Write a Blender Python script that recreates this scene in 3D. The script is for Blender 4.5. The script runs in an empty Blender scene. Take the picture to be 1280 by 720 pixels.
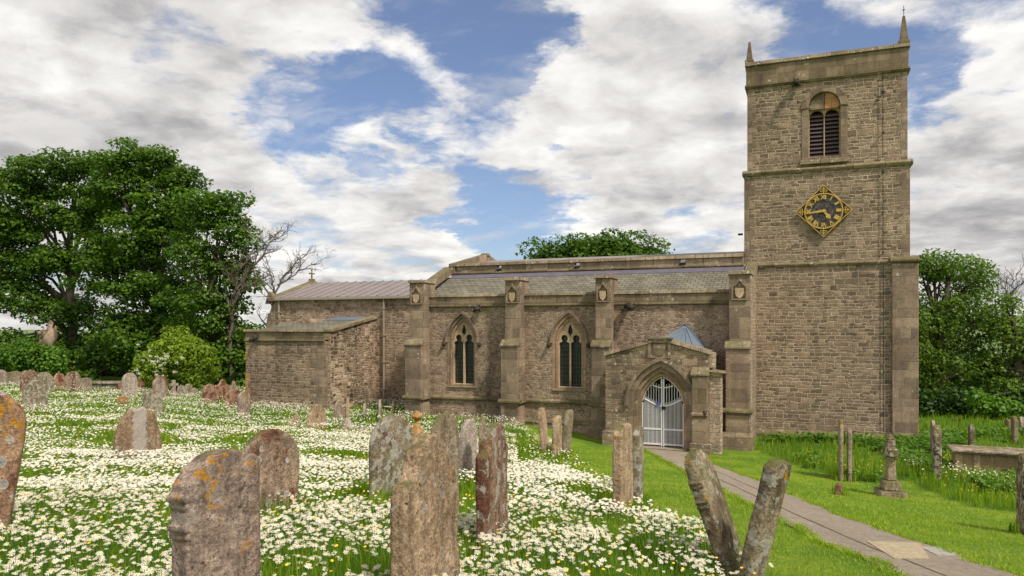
import bpy, bmesh, math, random
import numpy as np
from mathutils import Vector, Matrix, noise as mnoise
random.seed(7); rng = np.random.default_rng(11)
D = bpy.data; SC = bpy.context.scene; COL = SC.collection
PI = math.pi
# ------------------------------------------------------------------ camera
FPX = 930.0; TH = math.atan(375/930); SN = math.sin(TH); CS = math.cos(TH); CZ = 4.4; HY = 410.0
cam_d = D.cameras.new('camera'); cam = D.objects.new('camera', cam_d); COL.objects.link(cam)
cam_d.sensor_width = 36; cam_d.lens = 36*FPX/1280; cam_d.shift_y = (HY-360)/1280
cam_d.clip_start = .05; cam_d.clip_end = 9000
cam.location = (0, 0, CZ); cam.rotation_euler = (PI/2, 0, TH)
SC.camera = cam
# ------------------------------------------------------------------ light
SUN_EL, SUN_AZ = math.radians(52), math.radians(118)   # azimuth clockwise from +Y
sd = D.lights.new('sun', 'SUN'); sd.energy = 3.6; sd.angle = math.radians(5); sd.color = (1, .93, .80)
sun = D.objects.new('sun', sd); COL.objects.link(sun)
sdir = Vector((math.sin(SUN_AZ)*math.cos(SUN_EL), math.cos(SUN_AZ)*math.cos(SUN_EL), math.sin(SUN_EL)))
sun.rotation_euler = sdir.to_track_quat('Z', 'Y').to_euler(); sun.location = (20, -20, 40)
SC.view_settings.view_transform = 'Standard'; SC.view_settings.look = 'None'
SC.view_settings.exposure = 0.1; SC.view_settings.gamma = 1
SC.cycles.use_denoising = True
SC.cycles.max_bounces = 5; SC.cycles.transparent_max_bounces = 6

def px_dir(px, py):
    k = (px-640)/FPX; u = (HY-py)/FPX
    return Vector((CS*k-SN, SN*k+CS, u)).normalized()

class NT:
    def __init__(s, tree): s.t = tree; s.n = tree.nodes; s.l = tree.links
    def new(s, t, **kw):
        n = s.n.new(t)
        for k, v in kw.items(): setattr(n, k, v)
        return n
    def put(s, sock, v):
        if v is None: return
        if isinstance(v, bpy.types.NodeSocket): s.l.new(v, sock)
        else:
            if sock.type == 'RGBA' and not isinstance(v, (int, float)) and len(v) == 3: v = (*v, 1)
            sock.default_value = v
    def math(s, op, a, b=None, c=None, clamp=False):
        n = s.new('ShaderNodeMath', operation=op, use_clamp=clamp)
        for i, v in enumerate((a, b, c)): s.put(n.inputs[i], v)
        return n.outputs[0]
    def vmath(s, op, a, b=None, scale=None):
        n = s.new('ShaderNodeVectorMath', operation=op)
        s.put(n.inputs[0], a); s.put(n.inputs[1], b)
        if scale is not None: s.put(n.inputs['Scale'], scale)
        return n.outputs['Value'] if op in ('DOT_PRODUCT', 'DISTANCE', 'LENGTH') else n.outputs[0]
    def noise(s, vec, scale, detail=4, rough=.55, dist=0, col=False, dim='3D'):
        n = s.new('ShaderNodeTexNoise', noise_dimensions=dim)
        s.put(n.inputs['Vector'], vec); n.inputs['Scale'].default_value = scale
        n.inputs['Detail'].default_value = detail; n.inputs['Roughness'].default_value = rough
        n.inputs['Distortion'].default_value = dist
        return n.outputs['Color' if col else 'Fac']
    def ramp(s, fac, stops, interp='LINEAR'):
        n = s.new('ShaderNodeValToRGB'); s.put(n.inputs[0], fac); r = n.color_ramp; r.interpolation = interp
        while len(r.elements) < len(stops): r.elements.new(.5)
        for e, (p, c) in zip(r.elements, stops):
            e.position = p; e.color = (c, c, c, 1) if isinstance(c, (int, float)) else (*c, 1)
        return n.outputs[0]
    def mrange(s, v, a, b, c=0., d=1., smooth=True):
        n = s.new('ShaderNodeMapRange', interpolation_type='SMOOTHSTEP' if smooth else 'LINEAR')
        for i, x in enumerate((v, a, b, c, d)): s.put(n.inputs[i], x)
        return n.outputs[0]
    def mix(s, fac, a, b, mode='MIX'):
        n = s.new('ShaderNodeMix', data_type='RGBA', blend_type=mode)
        s.put(n.inputs[0], fac); s.put(n.inputs[6], a); s.put(n.inputs[7], b)
        return n.outputs[2]
    def xyz(s, x, y, z):
        n = s.new('ShaderNodeCombineXYZ')
        for i, v in enumerate((x, y, z)): s.put(n.inputs[i], v)
        return n.outputs[0]
    def sep(s, v):
        n = s.new('ShaderNodeSeparateXYZ'); s.put(n.inputs[0], v); return n.outputs

# ------------------------------------------------------------------ sky: physical blue sky with broken cloud
def build_world():
    w = D.worlds.new('World'); SC.world = w; w.use_nodes = True
    t = NT(w.node_tree); t.n.clear()
    out = t.new('ShaderNodeOutputWorld'); bg = t.new('ShaderNodeBackground'); bg.inputs[1].default_value = .1
    sky = t.new('ShaderNodeTexSky', sky_type='NISHITA'); sky.sun_disc = False
    sky.sun_elevation = SUN_EL; sky.sun_rotation = SUN_AZ; sky.dust_density = .6; sky.ozone_density = 2.2; sky.air_density = 1.0
    tc = t.new('ShaderNodeTexCoord'); d = t.vmath('NORMALIZE', tc.outputs['Generated'])
    x, y, z = t.sep(d)
    zz = t.math('ADD', t.math('MAXIMUM', z, 0.0), .22)
    p = t.xyz(t.math('DIVIDE', x, zz), t.math('DIVIDE', y, zz), t.math('MULTIPLY', z, 1.5))
    warp = t.vmath('SUBTRACT', t.noise(p, 2.6, 7, .6, col=True), (.5, .5, .5))
    dw = t.vmath('ADD', d, t.vmath('SCALE', warp, scale=.34))
    pw = t.vmath('ADD', p, t.vmath('SCALE', warp, scale=.22))
    n1 = t.noise(pw, 1.3, 9, .58)
    n3 = t.noise(pw, 3.6, 9, .6)
    L = t.vmath('ADD', pw, (.075, -.03, .12))
    n2 = t.noise(L, 3.6, 5, .55); n4 = t.noise(L, 1.3, 4, .5)
    dens = t.math('ADD', t.math('ADD', t.math('MULTIPLY', n1, .62), t.math('MULTIPLY', n3, .62)), .055)
    holes = [  # px, py, radius, weight   (breaks in the cloud)
        (560, 30, .16, -.30), (620, 15, .17, -.32), (700, 12, .10, -.16), (500, 10, .10, -.16), (390, 165, .13, -.27), (440, 120, .08, -.18),
        (470, 180, .11, -.16), (345, 150, .07, -.12), (330, 90, .05, -.1),
        (600, 215, .09, -.14), (650, 250, .15, -.30), (740, 225, .08, -.18), (700, 290, .1, -.2), (560, 200, .06, -.12),
        (1100, 20, .13, -.2), (1000, 10, .09, -.1), (1170, 135, .08, -.16), (1190, 110, .05, -.12), (1060, 30, .08, -.1),
        (400, 300, .09, -.11), (880, 260, .06, -.12), (240, 20, .06, -.13), (20, 20, .05, -.1), (10, 330, .09, -.16), (500, 345, .08, -.12), (880, 285, .05, -.08), (930, 20, .06, -.14), (800, 60, .04, -.08), (690, 55, .07, -.12), (300, 200, .05, -.08), (1180, 60, .05, -.12), (640, 310, .08, -.18)]
    fills = [(405, 195, .055, .16), (380, 140, .05, .12), (560, 90, .06, .12), (455, 150, .05, .12), (1160, 90, .05, .08), (120, 110, .35, .14), (800, 140, .22, .2), (560, 310, .07, .2), (640, 200, .07, .12), (310, 220, .15, .14), (1230, 260, .2, .15),
             (760, 285, .08, .16), (540, 110, .09, .12), (660, 190, .05, .1), (480, 265, .10, .14), (400, 40, .14, .13), (700, 90, .1, .1), (770, 255, .04, .1)]
    for px, py, r, wt in holes+fills:
        dist = t.vmath('DISTANCE', dw, tuple(px_dir(px, py)))
        dens = t.math('ADD', dens, t.mrange(dist, r*1.1, 0., 0., wt*.72))
    cov = t.mrange(dens, .51, .70)
    veil = t.math('MULTIPLY', t.mrange(t.noise(t.vmath('MULTIPLY', pw, (1., 2.1, 1.)), 2.3, 9, .62), .46, .72), .50); cov = t.math('MAXIMUM', cov, veil)
    thick = t.mrange(dens, .62, .98)
    relief = t.math('ADD', t.math('MULTIPLY', t.math('SUBTRACT', n3, n2), .8), t.math('SUBTRACT', n1, n4))
    shade = t.math('ADD', t.mrange(relief, -.20, .20, .28, 1.06, False), t.math('MULTIPLY', thick, -.22))
    for px, py, r, wt in [(100, 110, .26, -.40), (1260, 215, .11, -.4), (820, 190, .14, -.12), (30, 200, .2, -.12), (250, 60, .12, .3), (60, 30, .12, .3), (1250, 320, .12, -.25), (230, 150, .15, -.3),
                          (760, 90, .16, .45), (560, 320, .07, .6), (340, 225, .12, .5), (470, 10, .15, .2), (1230, 120, .14, .35), (740, 280, .09, .5), (10, 55, .06, .4), (660, 200, .06, .4), (500, 160, .06, .3)]:
        dist = t.vmath('DISTANCE', dw, tuple(px_dir(px, py)))
        shade = t.math('ADD', shade, t.mrange(dist, r*1.3, 0., 0., wt*.55))
    ccol = t.ramp(shade, [(0., (3.2, 3.25, 3.4)), (.3, (4.7, 4.6, 4.6)), (.6, (7.0, 6.8, 6.65)), (1., (9.6, 9.4, 9.1))])
    # colours above 1 are clamped in a ramp, so scale it afterwards
    for e in ccol.node.color_ramp.elements: e.color = (e.color[0]/10, e.color[1]/10, e.color[2]/10, 1)
    ccol = t.vmath('SCALE', ccol, scale=10.)
    blue = t.mix(.07, t.mix(1., sky.outputs[0], (.98, 1.0, 1.13), 'MULTIPLY'), (6., 6., 6.2))
    col = t.mix(cov, blue, ccol)
    low = t.mrange(z, -.02, .0)
    col = t.mix(low, (1.2, 1.5, .8), col)
    t.l.new(col, bg.inputs[0]); t.l.new(bg.outputs[0], out.inputs[0])
build_world()

# ------------------------------------------------------------------ ground heights
def at_depth(px, fp):            # ground position of a pixel column at a forward distance
    k = (px-640)/FPX
    return k*fp*CS-fp*SN, k*fp*SN+fp*CS
CP = []
def cp(px, py, fp):
    X, Y = at_depth(px, fp); CP.append((X, Y, CZ-(py-HY)*fp/FPX))
for a in [(44, 514, 25.6), (162, 498, 34.5), (92, 490, 38.5), (305, 524, 31), (395, 540, 27.2), (434, 540, 28.5), (172, 578, 16.4), (335, 650, 9.9),
          (490, 625, 10.2), (583, 605, 12.8), (616, 692, 6.8), (786, 650, 9.6), (694, 565, 22.), (810, 562, 27.0), (865, 566, 26.6), (1113, 622, 20.7),
          (1240, 594, 24.), (930, 747, 6.4), (755, 553, 30.), (650, 528, 31.5), (1171, 585, 22.2), (1040, 552, 29.5), (1265, 557, 27), (1260, 665, 13.5),
          (508, 521, 32.8), (405, 512, 35.), (307, 508, 37), (1080, 690, 9.6), (1000, 640, 12.4), (10, 476, 45), (280, 800, 4.6)]:
    cp(*a)
CP += [(0, 0, 2.72), (-4, 0, 2.75), (5, 0, 2.6), (0, -4, 2.75), (-8, 4, 2.5), (10, 3, 2.3), (-16, 5, 2.3), (14, 14, .9), (16, 30, .1), (16, 44, .2), (-2, 44, .2), (-15, 46, .4), (-30, 40, .55), (-45, 36, .9), (-45, 20, 1.4), (-30, 10, 1.9)]
CPa = np.array(CP)
def _tps():
    n = len(CPa); P = CPa[:, :2]
    r2 = ((P[:, None]-P[None])**2).sum(-1); K = .5*r2*np.log(r2+1e-9)
    A = np.zeros((n+3, n+3)); A[:n, :n] = K+np.eye(n)*18.; A[:n, n] = 1; A[:n, n+1:] = P; A[n, :n] = 1; A[n+1:, :n] = P.T
    return np.linalg.solve(A, np.concatenate([CPa[:, 2], np.zeros(3)]))
TPW = _tps()
def gv(X, Y):
    X = np.clip(np.asarray(X, float), -46, 17); Y = np.clip(np.asarray(Y, float), -5, 47)
    sh = X.shape; X = X.ravel(); Y = Y.ravel(); out = np.empty(len(X)); n = len(CPa)
    for i in range(0, len(X), 40000):
        x = X[i:i+40000]; y = Y[i:i+40000]
        r2 = (x[:, None]-CPa[None, :, 0])**2+(y[:, None]-CPa[None, :, 1])**2
        out[i:i+40000] = (.5*r2*np.log(r2+1e-9))@TPW[:n]+TPW[n]+TPW[n+1]*x+TPW[n+2]*y
    return out.reshape(sh)
def g(x, y): return float(gv(np.array([x]), np.array([y]))[0])
def hit(px, py):                 # where the ground is seen at a pixel
    lo, hi = 1.5, 70.
    for fp in np.arange(2., 70., .25):
        X, Y = at_depth(px, fp)
        if CZ-(py-HY)*fp/FPX < g(X, Y): hi = fp; lo = fp-.25; break
    for _ in range(12):
        m = (lo+hi)/2; X, Y = at_depth(px, m)
        if CZ-(py-HY)*m/FPX < g(X, Y): hi = m
        else: lo = m
    X, Y = at_depth(px, hi); return X, Y, hi

# ------------------------------------------------------------------ object helpers
def tag(o, label=None, cat=None, group=None, kind=None):
    if label: o['label'] = label
    if cat: o['category'] = cat
    if group: o['group'] = group
    if kind: o['kind'] = kind
    return o
def wloc(o):
    v = Vector((0, 0, 0))
    while o is not None: v += o.location; o = o.parent
    return v
def link(name, me, mats=None, parent=None, local=False):
    o = D.objects.new(name, me); COL.objects.link(o)
    if mats is not None:
        for m in (mats if isinstance(mats, (list, tuple)) else [mats]): me.materials.append(m)
    if parent is not None:
        o.parent = parent
        if not local: o.location = -wloc(parent)
    return o
def empty(name, loc, rz=0):
    o = D.objects.new(name, None); COL.objects.link(o); o.location = loc; o.rotation_euler = (0, 0, rz); o.empty_display_size = .3
    return o
class MB:
    def __init__(s): s.v = []; s.f = []; s.m = []
    def add(s, vs, fs, m=0):
        b = len(s.v); s.v += [tuple(v) for v in vs]
        for f in fs: s.f.append([b+i for i in f]); s.m.append(m)
        return s
    def box(s, x0, x1, y0, y1, z0, z1, m=0):
        return s.add([(x0, y0, z0), (x1, y0, z0), (x1, y1, z0), (x0, y1, z0), (x0, y0, z1), (x1, y0, z1), (x1, y1, z1), (x0, y1, z1)],
                     [(0, 3, 2, 1), (4, 5, 6, 7), (0, 1, 5, 4), (1, 2, 6, 5), (2, 3, 7, 6), (3, 0, 4, 7)], m)
    def hexa(s, bot, top, m=0):      # two quads, counter-clockwise from above
        return s.add(list(bot)+list(top), [(0, 3, 2, 1), (4, 5, 6, 7), (0, 1, 5, 4), (1, 2, 6, 5), (2, 3, 7, 6), (3, 0, 4, 7)], m)
    def prismx(s, poly, x0, x1, m=0):  # poly in (y,z), run along x
        n = len(poly); vs = [(x0, a, b) for a, b in poly]+[(x1, a, b) for a, b in poly]
        return s.add(vs, [tuple(range(n))[::-1], tuple(range(n, 2*n))]+[(i, (i+1) % n, n+(i+1) % n, n+i) for i in range(n)], m)
    def prismy(s, poly, y0, y1, m=0):  # poly in (x,z), run along y
        n = len(poly); vs = [(a, y0, b) for a, b in poly]+[(a, y1, b) for a, b in poly]
        return s.add(vs, [tuple(range(n)), tuple(range(n, 2*n))[::-1]]+[(i, n+i, n+(i+1) % n, (i+1) % n) for i in range(n)], m)
    def prismz(s, poly, z0, z1, m=0):
        n = len(poly); vs = [(a, b, z0) for a, b in poly]+[(a, b, z1) for a, b in poly]
        return s.add(vs, [tuple(range(n))[::-1], tuple(range(n, 2*n))]+[(i, (i+1) % n, n+(i+1) % n, n+i) for i in range(n)], m)
    def tube(s, pts, rad, n=8, m=0, cap=True):
        pts = [Vector(p) for p in pts]; rings = []
        if not isinstance(rad, (list, tuple)): rad = [rad]*len(pts)
        vs = []; up = None
        for i, p in enumerate(pts):
            t = (pts[min(i+1, len(pts)-1)]-pts[max(i-1, 0)]).normalized()
            if up is None: up = Vector((0, 0, 1)) if abs(t.z) < .9 else Vector((1, 0, 0))
            a = t.cross(up).normalized(); b = a.cross(t).normalized(); up = b
            for k in range(n):
                w = 2*PI*k/n; vs.append(p+(a*math.cos(w)+b*math.sin(w))*rad[i])
        fs = []
        for i in range(len(pts)-1):
            for k in range(n): fs.append((i*n+k, i*n+(k+1) % n, (i+1)*n+(k+1) % n, (i+1)*n+k))
        if cap: fs.append(tuple(range(n))[::-1]); fs.append(tuple(range((len(pts)-1)*n, len(pts)*n)))
        return s.add(vs, fs, m)
    def lathe(s, prof, c, n=16, m=0, sq=False):
        vs = []; fs = []
        for r, z in prof:
            for k in range(n):
                w = 2*PI*(k+.5)/n; rr = r
                vs.append((c[0]+math.cos(w)*rr, c[1]+math.sin(w)*rr, c[2]+z))
        for i in range(len(prof)-1):
            for k in range(n): fs.append((i*n+k, i*n+(k+1) % n, (i+1)*n+(k+1) % n, (i+1)*n+k))
        fs.append(tuple(range(n))[::-1]); fs.append(tuple(range((len(prof)-1)*n, len(prof)*n)))
        return s.add(vs, fs, m)
    def mesh(s, name='m', smooth=False):
        me = D.meshes.new(name); me.from_pydata(s.v, [], s.f)
        for p, mi in zip(me.polygons, s.m): p.material_index = mi; p.use_smooth = smooth
        me.update(); return me
    def build(s, name, mats, parent=None, smooth=False, bevel=0, local=False):
        me = s.mesh(name, smooth)
        bm = bmesh.new(); bm.from_mesh(me); bmesh.ops.recalc_face_normals(bm, faces=bm.faces)
        if bevel:
            es = [e for e in bm.edges if len(e.link_faces) == 2 and e.calc_face_angle(0) > .5]
            bmesh.ops.bevel(bm, geom=es, offset=bevel, segments=1, affect='EDGES', clamp_overlap=True)
        bm.to_mesh(me); bm.free()
        return link(name, me, mats, parent, local)
def fill2d(loops):
    """triangulate loops (outer first, then holes) given as [(u,v)..]"""
    cu = D.curves.new('t', 'CURVE'); cu.dimensions = '2D'; cu.fill_mode = 'BOTH'
    for lp in loops:
        sp = cu.splines.new('POLY'); sp.points.add(len(lp)-1)
        for q, (a, b) in zip(sp.points, lp): q.co = (a, b, 0, 1)
        sp.use_cyclic_u = True
    return cu
def plate_mesh(loops, y0, y1, bevel=0.):
    """solid plate in the XZ plane from y0 to y1 (holes allowed)"""
    cu = fill2d(loops); cu.extrude = abs(y1-y0)/2-bevel; cu.bevel_depth = bevel; cu.bevel_resolution = 1
    if bevel: cu.offset = -bevel
    o = D.objects.new('t', cu); me = D.meshes.new_from_object(o)
    n = len(me.vertices); co = np.empty(n*3); me.vertices.foreach_get('co', co); co = co.reshape(-1, 3)
    new = np.stack([co[:, 0], (y0+y1)/2-co[:, 2], co[:, 1]], 1); me.vertices.foreach_set('co', new.ravel())
    D.objects.remove(o); D.curves.remove(cu)
    bm = bmesh.new(); bm.from_mesh(me); bmesh.ops.remove_doubles(bm, verts=bm.verts, dist=1e-4)
    bmesh.ops.recalc_face_normals(bm, faces=bm.faces)
    for f in bm.faces: f.smooth = False
    bm.to_mesh(me); bm.free(); me.materials.clear(); return me
def join_meshes(ms):
    bm = bmesh.new()
    for m in ms: bm.from_mesh(m)
    me = D.meshes.new('j'); bm.to_mesh(me); bm.free(); return me
def arch(xc, w, z0, zs, za, n=10, k=1.0):
    """pointed arch loop"""
    h = za-zs; R = (w*w+h*h)/(2*w); pts = [(xc-w, z0), (xc+w, z0)]
    c = xc+w-R; a1 = math.atan2(h, R-w)
    for i in range(n+1):
        a = a1*i/n; pts.append((c+R*math.cos(a), zs+R*math.sin(a)))
    c = xc-w+R
    for i in range(n-1, -1, -1):
        a = a1*i/n; pts.append((c-R*math.cos(a), zs+R*math.sin(a)))
    return pts
def arch_line(xc, w, zs, za, n=10): return arch(xc, w, zs-.01, zs, za, n)[2:]
def rarch(xc, w, z0, zs, n=12):
    return [(xc-w, z0), (xc+w, z0)]+[(xc+w*math.cos(PI*i/n), zs+w*math.sin(PI*i/n)) for i in range(n+1)]
def np_mesh(name, co, faces_n, idx, mat_idx=None, smooth=False):
    """co (N,3); idx flat loop indices; faces_n list of loop counts"""
    me = D.meshes.new(name); me.vertices.add(len(co)); me.vertices.foreach_set('co', np.ascontiguousarray(co, dtype=np.float32).ravel())
    me.loops.add(len(idx)); me.loops.foreach_set('vertex_index', np.ascontiguousarray(idx, dtype=np.int32))
    st = np.concatenate([[0], np.cumsum(faces_n)[:-1]]).astype(np.int32)
    me.polygons.add(len(faces_n)); me.polygons.foreach_set('loop_start', st)
    if mat_idx is not None: me.polygons.foreach_set('material_index', np.ascontiguousarray(mat_idx, dtype=np.int32))
    me.update(calc_edges=True)
    if smooth: me.polygons.foreach_set('use_smooth', np.ones(len(faces_n), bool))
    return me
# ------------------------------------------------------------------ materials
def mat(name):
    m = D.materials.new(name); m.use_nodes = True; t = NT(m.node_tree); t.n.clear()
    out = t.new('ShaderNodeOutputMaterial'); b = t.new('ShaderNodeBsdfPrincipled'); t.l.new(b.outputs[0], out.inputs[0])
    b.inputs['Specular IOR Level'].default_value = .25; b.inputs['Roughness'].default_value = .9
    t.b = b; t.out = out; return m, t
def bump(t, h, dist, strength=1.):
    n = t.new('ShaderNodeBump'); n.inputs['Distance'].default_value = dist; n.inputs['Strength'].default_value = strength
    t.put(n.inputs['Height'], h); t.l.new(n.outputs[0], t.b.inputs['Normal'])
def flat(name, col, rough=.8, metal=0., vary=.15, scale=8., spec=.25):
    m, t = mat(name); g_ = t.new('ShaderNodeNewGeometry')
    n = t.noise(g_.outputs['Position'], scale, 5, .6)
    c = t.mix(n, tuple(x*(1-vary) for x in col), tuple(min(1, x*(1+vary)) for x in col))
    t.put(t.b.inputs['Base Color'], c); t.b.inputs['Roughness'].default_value = rough; t.b.inputs['Metallic'].default_value = metal
    t.b.inputs['Specular IOR Level'].default_value = spec
    return m
def masonry(name, h, w, mortar, cols, mcol, bumpd=.02, warp=.05, stain=.35, lichen=0., moss=.5, contrast=1., red=0.):
    m, t = mat(name); ge = t.new('ShaderNodeNewGeometry'); P = ge.outputs['Position']; N = ge.outputs['True Normal']
    x, y, z = t.sep(P); nx, ny, nz = t.sep(N)
    side = t.math('GREATER_THAN', t.math('ABSOLUTE', nx), t.math('ABSOLUTE', ny))
    u = t.math('ADD', t.math('MULTIPLY', y, side), t.math('MULTIPLY', x, t.math('SUBTRACT', 1., side)))
    wn = t.noise(P, 2.2, 3, .6, col=True); w1, w2, w3 = t.sep(wn)
    wf = t.noise(P, 9., 3, .6, col=True); f1, f2, f3 = t.sep(wf)
    v = t.math('ADD', z, t.math('MULTIPLY', t.math('SUBTRACT', w1, .5), warp*1.6)); v = t.math('ADD', v, t.math('MULTIPLY', t.math('SUBTRACT', f1, .5), warp*.6))
    u = t.math('ADD', u, t.math('MULTIPLY', t.math('SUBTRACT', f2, .5), warp*1.2))
    def v1(W, feat):
        n = t.new('ShaderNodeTexVoronoi', voronoi_dimensions='1D', feature=feat); t.put(n.inputs['W'], W); n.inputs['Scale'].default_value = 1; n.inputs['Randomness'].default_value = .95
        return n
    if h < .3:      # patches of bigger blocks among the small courses
        big_ = t.math('GREATER_THAN', t.noise(t.vmath('MULTIPLY', P, (.8, .8, 2.2)), .9, 2, .5), .56); h = t.math('MULTIPLY', h, t.math('ADD', .88, t.math('MULTIPLY', big_, .5))); w = t.math('MULTIPLY', w, t.math('ADD', .9, t.math('MULTIPLY', big_, .35)))
    W1 = t.math('DIVIDE', v, h); r = v1(W1, 'F1'); rc = t.sep(r.outputs['Color'])[0]; rd = t.math('MULTIPLY', v1(W1, 'DISTANCE_TO_EDGE').outputs['Distance'], h)
    ww = t.math('MULTIPLY', w, t.math('ADD', .7, t.math('MULTIPLY', rc, .7)))
    W2 = t.math('ADD', t.math('DIVIDE', u, ww), t.math('MULTIPLY', rc, 91.7)); c = v1(W2, 'F1'); cr, cg, cb = t.sep(c.outputs['Color'])
    cd = t.math('MULTIPLY', v1(W2, 'DISTANCE_TO_EDGE').outputs['Distance'], w)
    dd = t.math('MINIMUM', rd, cd)
    mo = t.math('MULTIPLY', mortar, t.math('ADD', .55, t.math('MULTIPLY', w2, .9)))
    body = t.mrange(dd, t.math('MULTIPLY', mo, .55), t.math('MULTIPLY', mo, 1.35))
    cols = [(p_, tuple(min(.6, c_*k_) for c_, k_ in zip(c, (1.72, 1.47, 1.38)))) for p_, c in cols]; mcol = tuple(min(.6, c_*k_) for c_, k_ in zip(mcol, (1.62, 1.45, 1.33)))
    sc = t.ramp(cr, cols); fine = t.noise(P, 26., 6, .7); mid = t.noise(P, 5., 5, .65)
    sc = t.mix(1., sc, t.ramp(fine, [(.25, .48), (.5, .97), (.75, 1.5)]), 'MULTIPLY')
    if red: sc = t.mix(t.mrange(t.math('ADD', cg, t.math('MULTIPLY', t.noise(P, .5, 2), .35)), 1.12-red*.5, 1.2-red*.5, 0., .8), sc, (.27, .155, .115))
    mc = t.mix(fine, tuple(a*.7 for a in mcol), tuple(min(1, a*1.2) for a in mcol))
    col = t.mix(body, mc, sc)
    big = t.noise(P, .35, 5, .6); col = t.mix(1., col, t.ramp(big, [(.3, 1-stain), (.5, 1.), (.72, 1+stain*.6)]), 'MULTIPLY')
    st = t.noise(t.vmath('MULTIPLY', P, (2.2, 2.2, .25)), 1., 5, .65); col = t.mix(1., col, t.ramp(st, [(.3, 1-stain*.9), (.52, 1.), (.8, 1.12)]), 'MULTIPLY')
    col = t.mix(1., col, t.ramp(mid, [(.3, .8), (.6, 1.08)]), 'MULTIPLY')
    if lichen:
        sp = t.new('ShaderNodeTexVoronoi', feature='F1'); t.put(sp.inputs['Vector'], t.vmath('ADD', P, t.vmath('SCALE', wf, scale=.12))); sp.inputs['Scale'].default_value = 5.
        l = t.math('MULTIPLY', t.mrange(sp.outputs['Distance'], .30, .22), t.mrange(t.noise(P, 1.1, 4, .6), .62-lichen*.25, .72-lichen*.25))
        col = t.mix(t.math('MULTIPLY', l, .85), col, (.52, .49, .42))
    og = t.mrange(t.noise(P, 1.7, 5, .62), .70, .76, 0., .55); col = t.mix(og, col, (.34, .22, .10))
    up = t.mrange(nz, .25, .7); ms = t.math('MULTIPLY', up, t.mrange(t.noise(P, 3., 5, .7), .35, .6)); col = t.mix(t.math('MULTIPLY', ms, moss), col, (.13, .125, .045))
    t.put(t.b.inputs['Base Color'], col); t.b.inputs['Roughness'].default_value = .93
    hgt = t.math('ADD', body, t.math('ADD', t.math('MULTIPLY', fine, .55), t.math('MULTIPLY', cb, .45)))
    bump(t, hgt, bumpd*1.5); return m
RUB = [(0., (.10, .083, .063)), (.3, (.155, .13, .10)), (.6, (.20, .168, .128)), (.85, (.26, .22, .165)), (1., (.17, .125, .095))]
M = {}
M['rubble'] = masonry('rubble_wall', .15, .28, .018, RUB, (.37, .32, .245), .03, .10, red=.10)
M['tower'] = masonry('tower_rubble', .155, .33, .019, RUB, (.39, .335, .26), .03, .085, .25, red=-.1)
M['random'] = masonry('random_rubble', .125, .22, .017, [(0, (.13, .107, .085)), (.4, (.205, .17, .135)), (.8, (.26, .22, .17)), (1, (.23, .17, .135))], (.36, .31, .245), .035, .20, .35, lichen=.25, red=.22)
M['porchw'] = masonry('porch_rubble', .17, .33, .014, [(0, (.11, .095, .07)), (.5, (.19, .16, .12)), (1, (.26, .22, .16))], (.30, .26, .195), .03, .09, .35, lichen=.75)
M['pale'] = masonry('pale_rubble', .15, .26, .02, [(0, (.19, .16, .125)), (.5, (.27, .235, .19)), (1, (.34, .30, .25))], (.32, .28, .225), .03, .12, .3, lichen=.6)  # paler porch rubble, also the painted light on the end buttress
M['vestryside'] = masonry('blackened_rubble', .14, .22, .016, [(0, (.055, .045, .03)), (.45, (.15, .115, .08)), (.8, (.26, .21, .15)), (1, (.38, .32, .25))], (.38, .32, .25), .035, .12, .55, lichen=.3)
ASH = [(0., (.125, .107, .082)), (.5, (.175, .15, .115)), (1., (.235, .205, .155))]
M['ashlar'] = masonry('ashlar', .34, .60, .009, ASH, (.27, .23, .18), .014, .012, .3, lichen=.25)
M['ashlar_dark'] = masonry('weathered_ashlar', .36, .8, .006, [(0., (.105, .092, .062)), (.5, (.145, .126, .088)), (1., (.18, .157, .112))], (.15, .13, .09), .012, .02, .4, lichen=.35, moss=.9)
M['coping'] = masonry('coping_stone', 3., .85, .007, [(0., (.13, .115, .08)), (.5, (.18, .16, .115)), (1., (.22, .195, .145))], (.08, .07, .05), .015, .03, .4, lichen=.55, moss=.8)
M['warm'] = masonry('warm_sandstone', .3, .5, .005, [(0., (.19, .15, .105)), (.5, (.235, .185, .13)), (1., (.27, .20, .135))], (.17, .14, .10), .008, .012, .3, lichen=.1)
M['tracery'] = masonry('tracery_stone', .6, 2., .003, [(0., (.28, .23, .16)), (1., (.36, .30, .215))], (.24, .2, .14), .006, .01, .25)
M['orange'] = masonry('orange_sandstone', .5, .7, .005, [(0., (.34, .19, .085)), (1., (.42, .25, .12))], (.25, .18, .12), .008, .012, .3)
M['white_paint'] = flat('white_gate_paint', (.82, .80, .84), .5, 0, .12, 12)
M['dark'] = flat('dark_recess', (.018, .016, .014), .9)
M['louvre'] = flat('louvre_boards', (.13, .095, .10), .8, 0, .35, 9)
M['gold'] = flat('gilded_metal', (.62, .40, .09), .5, .2, .35, 20, .5)
M['black_iron'] = flat('black_iron', (.02, .018, .016), .6, .3, .2, 6, .4)
M['iron_grey'] = flat('grey_iron', (.10, .09, .085), .6, .5, .2, 6)
M['pipe'] = flat('painted_pipe', (.34, .29, .22), .6, 0, .2, 6)
M['blue_sign'] = flat('blue_notice', (.12, .13, .5), .6)
M['gargoyle'] = flat('dark_carved_stone', (.055, .047, .036), .95, 0, .5, 14)
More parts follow.
